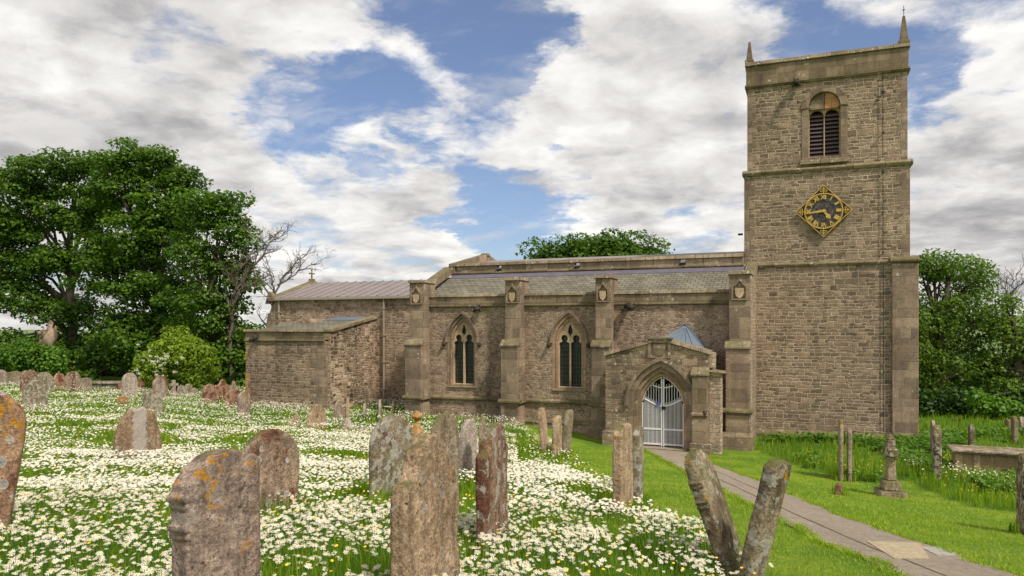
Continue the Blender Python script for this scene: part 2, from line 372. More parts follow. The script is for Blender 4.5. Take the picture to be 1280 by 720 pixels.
def lead_mat():
    m, t = mat('lead_sheet'); P = t.new('ShaderNodeNewGeometry').outputs['Position']
    n = t.noise(P, 1.2, 5, .6); n2 = t.noise(P, 9., 5, .65)
    c = t.mix(n, (.21, .165, .165), (.34, .30, .285)); c = t.mix(1., c, t.ramp(n2, [(.3, .8), (.7, 1.15)]), 'MULTIPLY')
    t.put(t.b.inputs['Base Color'], c); t.b.inputs['Roughness'].default_value = .55; t.b.inputs['Metallic'].default_value = .15; bump(t, n2, .01); return m
M['lead'] = lead_mat()
M['lead_blue'] = flat('blue_grey_lead', (.17, .21, .26), .55, .15, .25, 5, .3)
M['flashing'] = flat('purple_grey_flashing', (.15, .135, .17), .6, .1, .45, 3, .3)
def slate_mat():
    m, t = mat('stone_slates'); P = t.new('ShaderNodeNewGeometry').outputs['Position']
    br = t.new('ShaderNodeTexBrick'); x, y, z = t.sep(P)
    wn = t.noise(P, 3., 3, .6); t.put(br.inputs['Vector'], t.xyz(t.math('ADD', x, t.math('MULTIPLY', wn, .05)), t.math('ADD', y, t.math('MULTIPLY', wn, .05)), 0.))
    br.inputs['Scale'].default_value = 1; br.inputs['Brick Width'].default_value = .32; br.inputs['Row Height'].default_value = .22; br.inputs['Mortar Size'].default_value = .012
    br.inputs['Color1'].default_value = (.15, .135, .11, 1); br.inputs['Color2'].default_value = (.225, .205, .17, 1); br.inputs['Mortar'].default_value = (.05, .046, .038, 1); br.inputs['Bias'].default_value = .1
    n = t.noise(P, .8, 5, .65); n2 = t.noise(P, 16., 5, .7)
    c = t.mix(1., br.outputs['Color'], t.ramp(n, [(.3, (.72, .72, .66)), (.7, (1.2, 1.2, 1.08))]), 'MULTIPLY'); c = t.mix(t.mrange(n2, .55, .75, 0., .5), c, (.30, .29, .23))
    t.put(t.b.inputs['Base Color'], c); t.b.inputs['Roughness'].default_value = .85
    bump(t, t.math('ADD', br.outputs['Fac'], n2), .015); return m
M['slate'] = slate_mat()
def glass_mat():
    m, t = mat('leaded_glass'); P = t.new('ShaderNodeNewGeometry').outputs['Position']; x, y, z = t.sep(P)
    gx = t.math('ABSOLUTE', t.math('SUBTRACT', t.math('FRACT', t.math('MULTIPLY', x, 8.)), .5)); gz = t.math('ABSOLUTE', t.math('SUBTRACT', t.math('FRACT', t.math('MULTIPLY', z, 5.5)), .5))
    ln = t.math('MAXIMUM', t.math('GREATER_THAN', gx, .44), t.math('GREATER_THAN', gz, .46))
    n = t.noise(P, 5., 3); gl = t.mix(n, (.006, .010, .008), (.03, .042, .032))
    t.put(t.b.inputs['Base Color'], t.mix(ln, gl, (.085, .085, .075))); t.put(t.b.inputs['Roughness'], t.mrange(ln, 0., 1., .22, .7)); t.b.inputs['Specular IOR Level'].default_value = .35
    bump(t, t.noise(P, 7., 2), .01); return m
M['glass'] = glass_mat()
def grave_mat(name, c1, c2, white=.3, orange=0., moss=.3, red=0., roundels=0., streak=.4, stripe=0.):
    """weathered gravestone: two-tone grain, rain streaks, pale lichen, orange lichen near the top, moss, round lichen discs"""
    m, t = mat(name); tc = t.new('ShaderNodeTexCoord'); oi = t.new('ShaderNodeObjectInfo'); O = tc.outputs['Object']
    P = t.vmath('ADD', O, t.vmath('SCALE', (1., 1.7, .6), scale=t.math('MULTIPLY', oi.outputs['Random'], 37.)))
    nz = t.sep(t.new('ShaderNodeNewGeometry').outputs['Normal'])[2]; oz = t.sep(O)[2]
    big = t.noise(P, 2.2, 5, .6); fine = t.noise(P, 45., 6, .75); mid = t.noise(P, 11., 6, .7)
    c1 = tuple(a*b for a, b in zip(c1, (1.74, 1.57, 1.43))); c2 = tuple(a*b for a, b in zip(c2, (1.74, 1.57, 1.43)))
    col = t.mix(t.mrange(big, .35, .65), c1, c2)
    if red: col = t.mix(t.mrange(t.noise(P, 3.1, 5, .65), .62-red*.3, .75-red*.3), col, (.20, .085, .055))
    st = t.noise(t.vmath('MULTIPLY', P, (9., 9., .8)), 1., 5, .6); col = t.mix(1., col, t.ramp(st, [(.3, 1-streak), (.5, 1.), (.75, 1+streak*.5)]), 'MULTIPLY')
    col = t.mix(1., col, t.ramp(mid, [(.3, .5), (.55, 1.05), (.75, 1.4)]), 'MULTIPLY'); col = t.mix(1., col, t.ramp(fine, [(.32, .45), (.5, 1.), (.7, 1.75)]), 'MULTIPLY')
    spk = t.mrange(t.noise(P, 30., 3, .6), .62, .68, 0., .8); col = t.mix(spk, col, (.035, .03, .022))
    wm = t.mrange(t.math('ADD', t.math('MULTIPLY', t.noise(P, 5.5, 6, .6), .7), t.math('MULTIPLY', mid, .3)), .66-white*.26, .69-white*.26)
    col = t.mix(t.math('MULTIPLY', wm, .8), col, t.mix(fine, (.32, .29, .23), (.62, .59, .50)))
    if stripe:
        ox = t.math('ABSOLUTE', t.math('ADD', t.sep(O)[0], t.math('MULTIPLY', t.math('SUBTRACT', mid, .5), .3))); col = t.mix(t.mrange(ox, stripe, stripe*.8, 0., .85), col, t.mix(fine, (.36, .31, .27), (.62, .56, .50)))
    vo = t.new('ShaderNodeTexVoronoi', feature='F1'); t.put(vo.inputs['Vector'], t.vmath('ADD', t.vmath('MULTIPLY', P, (1, .3, 1)), t.vmath('SCALE', t.noise(P, 14., 2, .5, col=True), scale=.045))); vo.inputs['Scale'].default_value = 6.5; vo.inputs['Randomness'].default_value = .9
    sel = t.math('GREATER_THAN', t.sep(vo.outputs['Color'])[0], 1.-.45*roundels-.18)
    disc = t.math('MULTIPLY', t.mrange(vo.outputs['Distance'], .34, .30), sel); ring = t.mrange(vo.outputs['Distance'], .16, .3, .72, 1.)
    col = t.mix(t.math('MULTIPLY', disc, min(1., .25+roundels)), col, t.mix(1., (.55, .49, .45), ring, 'MULTIPLY'))
    mk = t.math('MULTIPLY', t.mrange(t.math('ADD', t.math('MULTIPLY', nz, .35), t.noise(P, 4., 5, .7)), .80-moss*.32, .98-moss*.32), .8); col = t.mix(mk, col, t.mix(fine, (.07, .075, .018), (.20, .19, .05)))
    if orange:
        om = t.math('MULTIPLY', t.mrange(t.math('ADD', t.noise(P, 7., 5, .65), t.math('MULTIPLY', oz, .12)), .80-orange*.18, .83-orange*.18), t.mrange(oz, .35, .95, .15, 1.))
        col = t.mix(t.math('MULTIPLY', om, .95), col, t.mix(mid, (.42, .17, .02), (.68, .36, .05)))
    t.put(t.b.inputs['Base Color'], col); t.b.inputs['Roughness'].default_value = .95
    bump(t, t.math('ADD', t.math('ADD', fine, t.math('MULTIPLY', mid, 1.6)), t.math('MULTIPLY', wm, .4)), .022); return m
G = {}
G['striped'] = grave_mat('stone_pale_stripe', (.17, .125, .085), (.24, .18, .125), .3, 0, .3, .2, .3, .3, .17)
G['grey'] = grave_mat('stone_grey', (.17, .14, .125), (.27, .235, .205), .12, 0, .15, 0, .15, .35)
G['greyorange'] = grave_mat('stone_grey_orange_lichen', (.16, .125, .11), (.27, .225, .20), .1, .55, .1, 0, .08, .45)
G['lichen'] = grave_mat('stone_pale_lichen', (.15, .13, .095), (.24, .21, .16), .62, .1, .3, .15, .5, .3)
G['redlichen'] = grave_mat('stone_red_lichen', (.15, .105, .075), (.22, .155, .11), .42, 0, .25, .5, .55, .4)
G['roundels'] = grave_mat('stone_round_lichen', (.17, .14, .105), (.26, .20, .155), .25, .22, .25, .5, 1., .3)
G['red'] = grave_mat('stone_red', (.20, .12, .085), (.28, .18, .13), .2, .1, .15, .5, .2, .3)
G['moss'] = grave_mat('stone_mossy', (.16, .135, .10), (.24, .205, .155), .3, .1, .65, 0, .15, .4)
G['tan'] = grave_mat('stone_tan', (.23, .175, .12), (.32, .25, .18), .22, .25, .35, .1, .15, .45)
G['dark'] = grave_mat('stone_dark', (.055, .04, .03), (.09, .065, .05), .05, 0, .1)
G['orangeall'] = grave_mat('stone_orange_covered', (.22, .13, .06), (.30, .19, .09), .10, 1.15, .1, 0, 0, .2)
G['smooth'] = grave_mat('stone_smooth_grey', (.25, .225, .21), (.31, .28, .26), .05, .3, .08, 0, .1, .3)
G['crusted'] = grave_mat('stone_crusted_pillar', (.10, .08, .055), (.24, .21, .15), .50, .25, .75, .05, .1, .45)
G['bark'] = grave_mat('stone_black_crust', (.07, .052, .035), (.16, .12, .085), .58, .05, .5, .1, .1, .2)

def leaf_mat(name, c1, c2, c3, trans=.35, nscale=.35):
    m, t = mat(name); ge = t.new('ShaderNodeNewGeometry'); P = ge.outputs['Position']; r = ge.outputs['Random Per Island']
    n = t.noise(P, nscale, 4, .6); c = t.mix(t.mrange(n, .35, .65), c1, c2); c = t.mix(t.mrange(r, .45, 1., 0., .8), c, c3)
    t.put(t.b.inputs['Base Color'], c); t.b.inputs['Roughness'].default_value = .5; t.b.inputs['Specular IOR Level'].default_value = .3
    tr = t.new('ShaderNodeBsdfTranslucent'); t.put(tr.inputs[0], t.mix(1., c, (1.3, 1.5, .6), 'MULTIPLY')); mx = t.new('ShaderNodeMixShader'); mx.inputs[0].default_value = trans
    t.l.new(t.b.outputs[0], mx.inputs[1]); t.l.new(tr.outputs[0], mx.inputs[2]); t.l.new(mx.outputs[0], t.out.inputs[0]); return m
M['leaf_syc'] = leaf_mat('sycamore_leaves', (.042, .095, .009), (.082, .165, .013), (.165, .275, .022), .35)
M['leaf_dark'] = leaf_mat('shaded_leaves', (.018, .045, .007), (.03, .075, .01), (.055, .12, .014), .25)  # shade beneath the right-hand trees is put into this dark leaf colour
M['leaf_light'] = leaf_mat('elder_leaves', (.17, .25, .02), (.23, .32, .03), (.29, .38, .04), .4)
M['leaf_mid'] = leaf_mat('ash_leaves', (.085, .155, .02), (.145, .23, .028), (.22, .31, .045), .42)
M['leaf_bush'] = leaf_mat('bush_leaves', (.08, .17, .018), (.12, .24, .022), (.17, .30, .035), .35)
M['bark'] = flat('tree_bark', (.075, .06, .045), .95, 0, .4, 5)
M['deadwood'] = flat('bare_grey_wood', (.15, .115, .095), .9, 0, .35, 5)
M['palewood'] = flat('broken_pale_wood', (.34, .25, .18), .95, 0, .7, 7)
M['grass'] = leaf_mat('meadow_grass', (.13, .24, .014), (.205, .33, .018), (.33, .40, .04), .4, .9)
M['lawn'] = leaf_mat('lawn_grass', (.20, .33, .014), (.28, .39, .02), (.38, .43, .05), .35, 1.2)
M['petal'] = flat('daisy_petals', (.70, .67, .58), .7, 0, .05, 3)
M['yellow'] = flat('daisy_centres', (.80, .50, .04), .7, 0, .15, 30)
M['stem'] = flat('flower_stems', (.09, .20, .03), .7, 0, .2, 9)
def ground_mat():
    m, t = mat('ground_turf'); P = t.new('ShaderNodeNewGeometry').outputs['Position']
    at = t.new('ShaderNodeAttribute', attribute_name='mow'); mow = at.outputs['Fac']
    n = t.noise(P, .9, 5, .6); n2 = t.noise(P, 14., 6, .7); n3 = t.noise(P, 60., 4, .7)
    lawn = t.mix(t.mrange(n, .35, .7), (.17, .31, .014), (.31, .41, .03)); lawn = t.mix(t.mrange(t.noise(P, 3.5, 5, .7), .62, .74, 0., .6), lawn, (.36, .33, .08)); lawn = t.mix(t.mrange(t.noise(P, .5, 5, .65), .50, .62, 0., .6), lawn, (.10, .23, .014)); lawn = t.mix(t.mrange(t.noise(P, 22., 2, .5), .70, .74, 0., .8), lawn, (.5, .5, .35))
    mead = t.mix(n, (.07, .16, .012), (.12, .24, .018)); c = t.mix(mow, mead, lawn)
    c = t.mix(1., c, t.ramp(n2, [(.3, .6), (.55, 1.), (.75, 1.3)]), 'MULTIPLY'); c = t.mix(1., c, t.ramp(n3, [(.3, .65), (.7, 1.3)]), 'MULTIPLY')
    far = t.mrange(t.vmath('LENGTH', P), 70., 200.); c = t.mix(far, c, t.mix(t.mrange(t.noise(P, .008, 3), .45, .55), (.10, .17, .05), (.20, .25, .09)))
    t.put(t.b.inputs['Base Color'], c); bump(t, t.math('ADD', n2, n3), .05); return m
M['ground'] = ground_mat()
def path_mat(name, c1, c2, moss=.5):
    m, t = mat(name); P = t.new('ShaderNodeNewGeometry').outputs['Position']
    n = t.noise(P, 1.5, 5, .6); n2 = t.noise(P, 12., 6, .7); n3 = t.noise(P, 70., 4, .7)
    c = t.mix(n, c1, c2); c = t.mix(1., c, t.ramp(n2, [(.3, .72), (.55, 1.), (.75, 1.3)]), 'MULTIPLY'); c = t.mix(1., c, t.ramp(n3, [(.3, .7), (.7, 1.3)]), 'MULTIPLY')
    c = t.mix(t.mrange(t.noise(P, 4., 6, .7), .60, .68, 0., .7*moss), c, (.16, .15, .05)); c = t.mix(t.mrange(t.noise(P, 6.5, 6, .7), .64, .7, 0., .7), c, (.42, .38, .33))
    t.put(t.b.inputs['Base Color'], c); bump(t, t.math('ADD', n2, n3), .02); return m
M['path'] = path_mat('worn_path', (.25, .205, .16), (.40, .33, .255), .9)
M['slab'] = path_mat('pale_sandstone_slab', (.45, .36, .23), (.55, .45, .30), .3)
M['slabwhite'] = path_mat('whitish_slab', (.40, .37, .33), (.50, .46, .42), .2)
# ------------------------------------------------------------------ polygons of the churchyard surfaces (world XY)
def hp(pts): return [hit(*p)[:2] for p in pts]
PATH_L = hp([(800, 561), (812, 566), (857, 591), (885, 605), (927, 627), (975, 651), (1040, 685), (1087, 702), (1120, 719)])
PATH_R = hp([(858, 566), (880, 573), (910, 588), (945, 600), (990, 619), (1062, 650), (1147, 678), (1210, 700), (1255, 716)])
PATH_L.append((PATH_L[-1][0]*2-PATH_L[-2][0]+.3, PATH_L[-1][1]*2-PATH_L[-2][1]-.6)); PATH_R.append((PATH_R[-1][0]*2-PATH_R[-2][0]+.5, PATH_R[-1][1]*2-PATH_R[-2][1]-.5))
PATH_L.append((PATH_L[-1][0]+3.2, PATH_L[-1][1]-3.8)); PATH_R.append((PATH_R[-1][0]+3.2, PATH_R[-1][1]-3.6))
MEADOW_R = hp([(640, 528), (700, 562), (728, 588), (752, 612), (790, 640), (832, 662), (862, 680), (893, 700), (908, 719)])   # right edge of the daisy meadow
MEADOW_R = [(MEADOW_R[0][0]+.3, 40)]+MEADOW_R+[(MEADOW_R[-1][0]+.9, MEADOW_R[-1][1]-1.2), (2.0, 2.0), (2.5, -6)]
TALL = [(-1.9, 33)]+hp([(942, 562), (985, 578), (1050, 600), (1092, 604), (1135, 600), (1180, 622), (1228, 636), (1279, 640)])+[(14, 12), (40, 14), (40, 60), (-1.9, 60)]
def in_poly(X, Y, poly):
    X = np.asarray(X); Y = np.asarray(Y); ins = np.zeros(X.shape, bool); n = len(poly)
    for i in range(n):
        x1, y1 = poly[i]; x2, y2 = poly[(i+1) % n]
        c = ((y1 > Y) != (y2 > Y)) & (X < (x2-x1)*(Y-y1)/((y2-y1) if y2 != y1 else 1e-9)+x1); ins ^= c
    return ins
MEADOW = [(-80, -6)]+[(x, y) for x, y in MEADOW_R[::-1]]+[(-80, 40)]
PATHP = PATH_L+PATH_R[::-1]
# ground sheet, fine near the church, reaching the horizon
def axis(a, b, st, far):
    v = list(np.arange(a, b+1e-6, st)); d = st; lo = a; hi = b
    while hi < far: d *= 1.5; hi += d; v.append(hi)
    d = st
    while lo > -far: d *= 1.5; lo -= d; v.insert(0, lo)
    return np.array(v)
def build_ground():
    xs = axis(-46, 17, .35, 4500); ys = axis(-5, 47, .35, 4500); gx, gy = np.meshgrid(xs, ys, indexing='ij'); z = gv(gx, gy)
    dist = np.hypot(gx-np.clip(gx, -60, 40), gy-np.clip(gy, -10, 70))
    z = z-np.clip(dist, 0, 60)*.02-np.clip(dist-60, 0, 400)*.02                     # the land falls away beyond the churchyard
    ridge = np.clip((dist-700)/1500, 0, 1); z = z+ridge*ridge*(3-2*ridge)*(34+14*np.sin(gx/900.+1)+10*np.sin(gy/700.))*(gx > -200)*np.clip((gx+200)/600, 0, 1)
    co = np.stack([gx, gy, z], -1).reshape(-1, 3); ni, nj = len(xs), len(ys)
    i, j = np.meshgrid(np.arange(ni-1), np.arange(nj-1), indexing='ij'); a = (i*nj+j).ravel()
    idx = np.stack([a, a+nj, a+nj+1, a+1], 1).ravel()
    me = np_mesh('ground', co, np.full(len(a), 4), idx, smooth=True)
    mow = (~in_poly(co[:, 0], co[:, 1], MEADOW) & ~in_poly(co[:, 0], co[:, 1], TALL)).astype(np.float32)
    at = me.attributes.new('mow', 'FLOAT', 'POINT'); at.data.foreach_set('value', mow)
    tag(link('ground', me, M['ground']), kind='structure')
build_ground()
def ribbon(name, L, R, mt, dz, nseg=8, parent=None):
    """strip between two polylines laid over the ground"""
    def res(P, n):
        P = np.array(P); d = np.concatenate([[0], np.cumsum(np.hypot(*np.diff(P, axis=0).T))]); s = np.linspace(0, d[-1], n)
        return np.stack([np.interp(s, d, P[:, 0]), np.interp(s, d, P[:, 1])], 1)
    n = 70; a = res(L, n); b = res(R, n); co = []
    for i in range(n):
        ja = .05*math.sin(i*1.7)+.03*math.sin(i*4.1); jb = .05*math.sin(i*2.3+1)+.03*math.sin(i*5.3)
        for k in range(nseg+1):
            f = k/nseg; f = f+(ja*(1-f)+jb*f)*.5; co.append(a[i]*(1-f)+b[i]*f)
    co = np.array(co); z = gv(co[:, 0], co[:, 1])+dz; co = np.c_[co, z]
    top = len(co); fs = []
    w = nseg+1
    for i in range(n-1):
        for k in range(nseg): q = i*w+k; fs.append((q, q+1, q+w+1, q+w))
    low = co.copy(); low[:, 2] -= .12; vs = np.concatenate([co, low])
    for i in range(n-1):
        q = i*w; fs.append((q, q+w, q+w+top, q+top)); q += nseg; fs.append((q+w, q, q+top, q+w+top))
    me = D.meshes.new(name); me.from_pydata([tuple(v) for v in vs], [], fs); me.update()
    return tag(link(name, me, mt, parent), kind='structure')
path = ribbon('path', PATH_L, PATH_R, M['path'], .022)
def slab(name, pts, mt, dz=.030):
    q = hp(pts); mb = MB(); t_ = [(x, y, g(x, y)+dz) for x, y in q]; b_ = [(x, y, z-.03) for x, y, z in t_]; mb.hexa(b_, t_) ; o = mb.build(name, mt); tag(o, kind='structure')
slab('path_slab', [(1118, 701), (1162, 701), (1150, 681), (1083, 679)], M['slab'])
slab('path_slab', [(1172, 697), (1203, 697), (1178, 686), (1150, 686)], M['slabwhite'])
slab('path_slab', [(868, 598), (884, 602), (878, 592), (857, 591)], M['slabwhite'])
# joints of the path
def res_(P, n, f0, f1):
    P = np.array(P); d = np.concatenate([[0], np.cumsum(np.hypot(*np.diff(P, axis=0).T))]); s = np.linspace(d[-1]*f0, d[-1]*f1, n); return np.stack([np.interp(s, d, P[:, 0]), np.interp(s, d, P[:, 1])], 1)
for fr, f0, f1, w in ((.34, .30, .80, .022), (.62, .05, .42, .016), (.52, .78, 1., .02)):
    a = res_(PATH_L, 40, f0, f1); b = res_(PATH_R, 40, f0, f1); vs = []; fs = []
    for i in range(40):
        q = a[i]*(1-fr)+b[i]*fr+np.array([.008*math.sin(i*1.3), .008*math.sin(i*2.1+1)]); d = (b[i]-a[i]); d /= np.hypot(*d); ww = w*(.5+.5*abs(math.sin(i*2.7)))
        for s in (-1, 1): p = q+d*ww*s; vs.append((p[0], p[1], g(*p)+.027))
    for i in range(39): fs.append((2*i, 2*i+1, 2*i+3, 2*i+2))
    me = D.meshes.new('path_joint'); me.from_pydata(vs, [], fs); tag(link('path_joint', me, flat('joint_soil', (.12, .105, .06), .95, 0, .5, 8)), kind='structure')
# ------------------------------------------------------------------ the church
church = empty('church', (-8, 33, .2))
tag(church, 'long low stone parish church with square clock tower, arched porch and lead roofs', 'church')
def part(name, mb, m, parent=church, bevel=.012, smooth=False): return mb.build(name, m, parent, smooth, bevel)
def pl(name, loops, y0, y1, m, parent=church, bevel=0.):
    return link(name, plate_mesh(loops, y0, y1, bevel), m, parent)
def coping_run(mb, x0, x1, y0, y1, z0, z1, seed=1, over=0.):
    r = random.Random(seed); x = x0
    while x < x1-.05:
        w = min(r.uniform(.55, 1.05), x1-x)
        if x1-(x+w) < .3: w = x1-x
        a = r.uniform(-.008, .008); b = r.uniform(-.015, .015)
        mb.hexa([(x+.004, y0+b-over, z0), (x+w-.004, y0+b-over, z0), (x+w-.004, y1, z0), (x+.004, y1, z0)],
                [(x+.01, y0+b+.03, z1+a), (x+w-.01, y0+b+.03, z1+a+r.uniform(-.01, .01)), (x+w-.01, y1, z1+a), (x+.01, y1, z1+a)]); x += w
    return mb
# ---- tower
TW = (-2.75, 3.55, 33.0, 39.3)
tw = MB(); tw.box(-2.72, 3.66, 33.0, 39.3, -1.2, 7.0); o_tower = part('tower', tw, M['tower'], bevel=.02)
mid_ = MB(); mid_.box(-2.67, 3.58, 33.06, 39.2, 6.98, 10.94); part('tower_stage', mid_, M['tower'], o_tower, .02)
# top stage front wall has the belfry opening
BX, BW = .47, .60
top = plate_mesh([[(-2.55, 10.9), (3.50, 10.9), (3.50, 14.64), (-2.55, 14.64)], rarch(BX, BW, 11.46, 13.52)[::-1]], 33.14, 33.75)
mb = MB(); mb.box(-2.55, 3.50, 33.76, 39.1, 10.9, 14.63); mm = mb.mesh()
link('belfry_stage', join_meshes([top, mm]), M['tower'], o_tower)
mb = MB(); mb.box(-2.60, 3.54, 33.08, 39.15, 14.70, 15.50); part('parapet', mb, M['ashlar_dark'], o_tower, .02)
mb = MB(); coping_run(mb, -2.65, 3.60, 33.02, 33.5, 15.50, 15.68, 3, .03); mb.box(-2.66, -2.30, 33.5, 39.2, 15.5, 15.67); mb.box(3.24, 3.60, 33.5, 39.2, 15.5, 15.67); mb.box(-2.3, 3.24, 38.8, 39.2, 15.5, 15.67)
part('parapet_coping', mb, M['coping'], o_tower, .015)
def strings(name, z, x0, x1, y0, y1, pr, h, m, parent):
    mb = MB(); yb = y0+.1
    mb.prismx([(y0-pr*.4, z-h), (y0-pr, z-h*.35), (y0-pr, z), (yb, z+pr*.9), (yb, z-h)], x0-pr, x1+pr)
    for s, x in ((-1, x0), (1, x1)):
        mb.box(min(x, x+s*pr), max(x, x+s*pr), y0+.102, y1, z-h*.8, z)
    return part(name, mb, m, parent, .008)
strings('string_course', 7.06, -2.75, 3.64, 33.0, 39.3, .10, .12, M['coping'], o_tower)
strings('string_course', 10.98, -2.62, 3.56, 33.07, 39.2, .13, .14, M['coping'], o_tower)
strings('string_course', 14.68, -2.55, 3.50, 33.13, 39.1, .10, .11, M['ashlar_dark'], o_tower)
mb = MB(); mb.prismx([(32.80, -1.2), (32.80, -.02), (32.84, .04), (33.1, .26), (33.1, -1.2)], -2.7, 2.9); part('plinth', mb, M['coping'], o_tower)
# clasping corner buttress
mb = MB(); mb.box(2.93, 3.86, 32.86, 33.9, -1.2, 6.95); mb.box(2.95, 3.84, 32.9, 33.9, 6.95, 7.10)
part('tower_buttress', mb, M['ashlar'], o_tower, .02)
mb = MB(); mb.box(2.9, 3.90, 32.74, 34.0, -1.2, .18); part('buttress_plinth', mb, M['ashlar_dark'], o_tower); mb = MB(); mb.prismx([(32.78, 6.98), (32.74, 7.03), (32.74, 7.10), (33.1, 7.26), (33.1, 6.98)], 2.86, 3.90); part('string_course', mb, M['ashlar_dark'], o_tower)
# quoins: slightly proud ashlar strips at the corners
for (x0, x1, z0, z1, yy) in ((-2.67, -2.24, 7.25, 10.8, 33.06), (3.1, 3.58, 7.2, 10.8, 33.06), (-2.55, -2.2, 11.1, 14.55, 33.14), (3.10, 3.50, 11.1, 14.55, 33.14)):
    r = random.Random(int(x0*10+z0)); z = z0; mb = MB(); k = 0
    while z < z1-.1:
        h = min(r.uniform(.26, .40), z1-z); ln = (x1-x0)*(1. if k % 2 else .6)*r.uniform(.9, 1.1)
        if x0 < 0: mb.box(x0-.006, x0+ln, yy-.006, yy+.3, z+.004, z+h-.004)
        else: mb.box(x1-ln, x1+.006, yy-.006, yy+.3, z+.004, z+h-.004)
        z += h; k += 1; part('quoin', mb, M['ashlar'], o_tower, .008); mb = MB()
# pinnacles
for x, y, b, z0, h, rod in ((-2.47, 33.24, .13, 15.67, .92, False), (3.38, 33.24, .155, 15.67, 1.12, True), (-2.44, 38.95, .17, 15.67, .92, False), (3.36, 38.95, .18, 15.67, 1., False)):
    mb = MB(); c = b+.05; mb.box(x-c, x+c, y-c, y+c, z0, z0+.12)
    mb.hexa([(x-b, y-b, z0+.12), (x+b, y-b, z0+.12), (x+b, y+b, z0+.12), (x-b, y+b, z0+.12)], [(x-.045, y-.045, z0+h), (x+.045, y-.045, z0+h), (x+.045, y+.045, z0+h), (x-.045, y+.045, z0+h)])
    pn = part('pinnacle', mb, M['ashlar_dark'], o_tower, .01)
    if rod:
        mb = MB(); mb.tube([(x, y, z0+h-.05), (x, y, z0+h+.42)], .012, 6); mb.box(x-.012, x+.012, y-.08, y+.08, z0+h+.24, z0+h+.26); mb.box(x-.06, x+.06, y-.01, y+.01, z0+h+.24, z0+h+.26)
        part('finial_rod', mb, M['black_iron'], o_tower, 0)
def gargoyle(name, x, y, z, parent, s=1., m='gargoyle', dx=0.):
    """crouching beast head on a short neck jutting out of the wall"""
    mb = MB(); mb.tube([(x, y+.1, z), (x+dx*.3*s, y-.12*s, z+.02*s), (x+dx*.6*s, y-.25*s, z-.01*s), (x+dx*s, y-.36*s, z-.05*s)], [.10*s, .095*s, .11*s, .075*s], 8)
    hx, hy = x+dx*s, y-.36*s
    mb.tube([(hx, hy+.06*s, z-.03*s), (hx, hy-.06*s, z-.06*s), (hx, hy-.13*s, z-.10*s)], [.09*s, .075*s, .045*s], 7)
    for sx in (-1, 1):
        mb.tube([(hx+sx*.05*s, hy+.03*s, z+.03*s), (hx+sx*.09*s, hy+.03*s, z+.11*s)], [.03*s, .008*s], 5)
        mb.tube([(x+sx*.09*s, y-.05*s, z-.05*s), (x+sx*.12*s, y-.18*s, z-.14*s), (x+sx*.09*s, y-.23*s, z-.10*s)], [.045*s, .04*s, .025*s], 6)
    return mb.build(name, M[m], parent, True)
gargoyle('gargoyle', -.60, 33.1, 14.56, o_tower, 1.15)
mb = MB(); mb.tube([(2.62, 33.05, 14.6), (2.62, 33.05, 11.2)], .014, 6); mb.tube([(2.62, 32.98, 10.8), (2.62, 32.98, 7.3)], .014, 6); mb.tube([(2.63, 32.94, 6.9), (2.63, 32.94, .3)], .014, 6)
for z in np.arange(1, 14, 1.6): mb.box(2.60, 2.65, 32.93, 33.12, z, z+.03)
part('lightning_conductor', mb, M['black_iron'], o_tower, 0)
mb = MB(); mb.tube([(-2.75, 33.3, 8.42), (-2.95, 33.3, 8.42)], .045, 8); part('drain_pipe', mb, M['black_iron'], o_tower, 0)
# belfry window
bel = pl('belfry_window', [rarch(BX, BW-.001, 11.46, 13.52), rarch(BX-.292, .272, 11.50, 13.17)[::-1], rarch(BX+.292, .272, 11.50, 13.17)[::-1]], 33.40, 33.6, M['tracery'])
# orange-right / grey-left tympanum
half = [(BX+.004, 13.32)]+[(BX+(BW-.02)*math.cos(a)*1., 13.52+(BW-.02)*math.sin(a)) for a in np.linspace(-.05, PI/2, 10)][:-1]+[(BX+.004, 13.52+BW-.02)]
half = [(BX+.02, 13.44), (BX+.50, 13.44)]+[(BX+(BW-.02)*math.cos(a), 13.52+(BW-.02)*math.sin(a)) for a in np.linspace(0., PI/2-.03, 10)]
pl('tympanum', [half], 33.25, 33.398, M['orange'], bel)
halfl = [(2*BX-a, b) for a, b in half][::-1]; pl('tympanum', [halfl], 33.255, 33.398, M['ashlar'], bel)
# voussoir ring + jamb blocks around the opening
ring = [(BX+(BW+.30)*math.cos(a), 13.46+(BW+.30)*math.sin(a)) for a in np.linspace(0, PI, 25)]+[(BX+(BW+.01)*math.cos(a), 13.50+(BW+.01)*math.sin(a)) for a in np.linspace(PI, 0, 25)]
pl('arch_ring', [ring], 33.09, 33.2, M['ashlar'], bel)
for s in (-1, 1):
    mb = MB(); a, b = sorted((BX+s*(BW+.01), BX+s*(BW+.27))); mb.box(a, b, 33.115, 33.4, 11.36, 13.42); part('jamb', mb, M['ashlar'], bel, .006)
mb = MB(); mb.prismx([(32.98, 11.15), (32.98, 11.32), (33.5, 11.45), (33.5, 11.15)], BX-BW-.32, BX+BW+.32); part('sill', mb, M['coping'], bel)
for c in (BX-.292, BX+.292):
    for k in range(11):
        z = 11.57+k*.165; hw = .270 if z < 13.17 else math.sqrt(max(.270**2-(z-13.17)**2, .01))
        mb = MB(); mb.hexa([(c-hw, 33.43, z-.07), (c+hw, 33.43, z-.07), (c+hw, 33.60, z+.05), (c-hw, 33.60, z+.05)], [(c-hw, 33.43, z-.03), (c+hw, 33.43, z-.03), (c+hw, 33.60, z+.09), (c-hw, 33.60, z+.09)])
        part('louvre', mb, M['louvre'], bel, 0)
mb = MB(); mb.box(BX-BW-.05, BX+BW+.05, 33.66, 33.74, 11.3, 14.3); part('belfry_interior', mb, M['dark'], bel, 0)
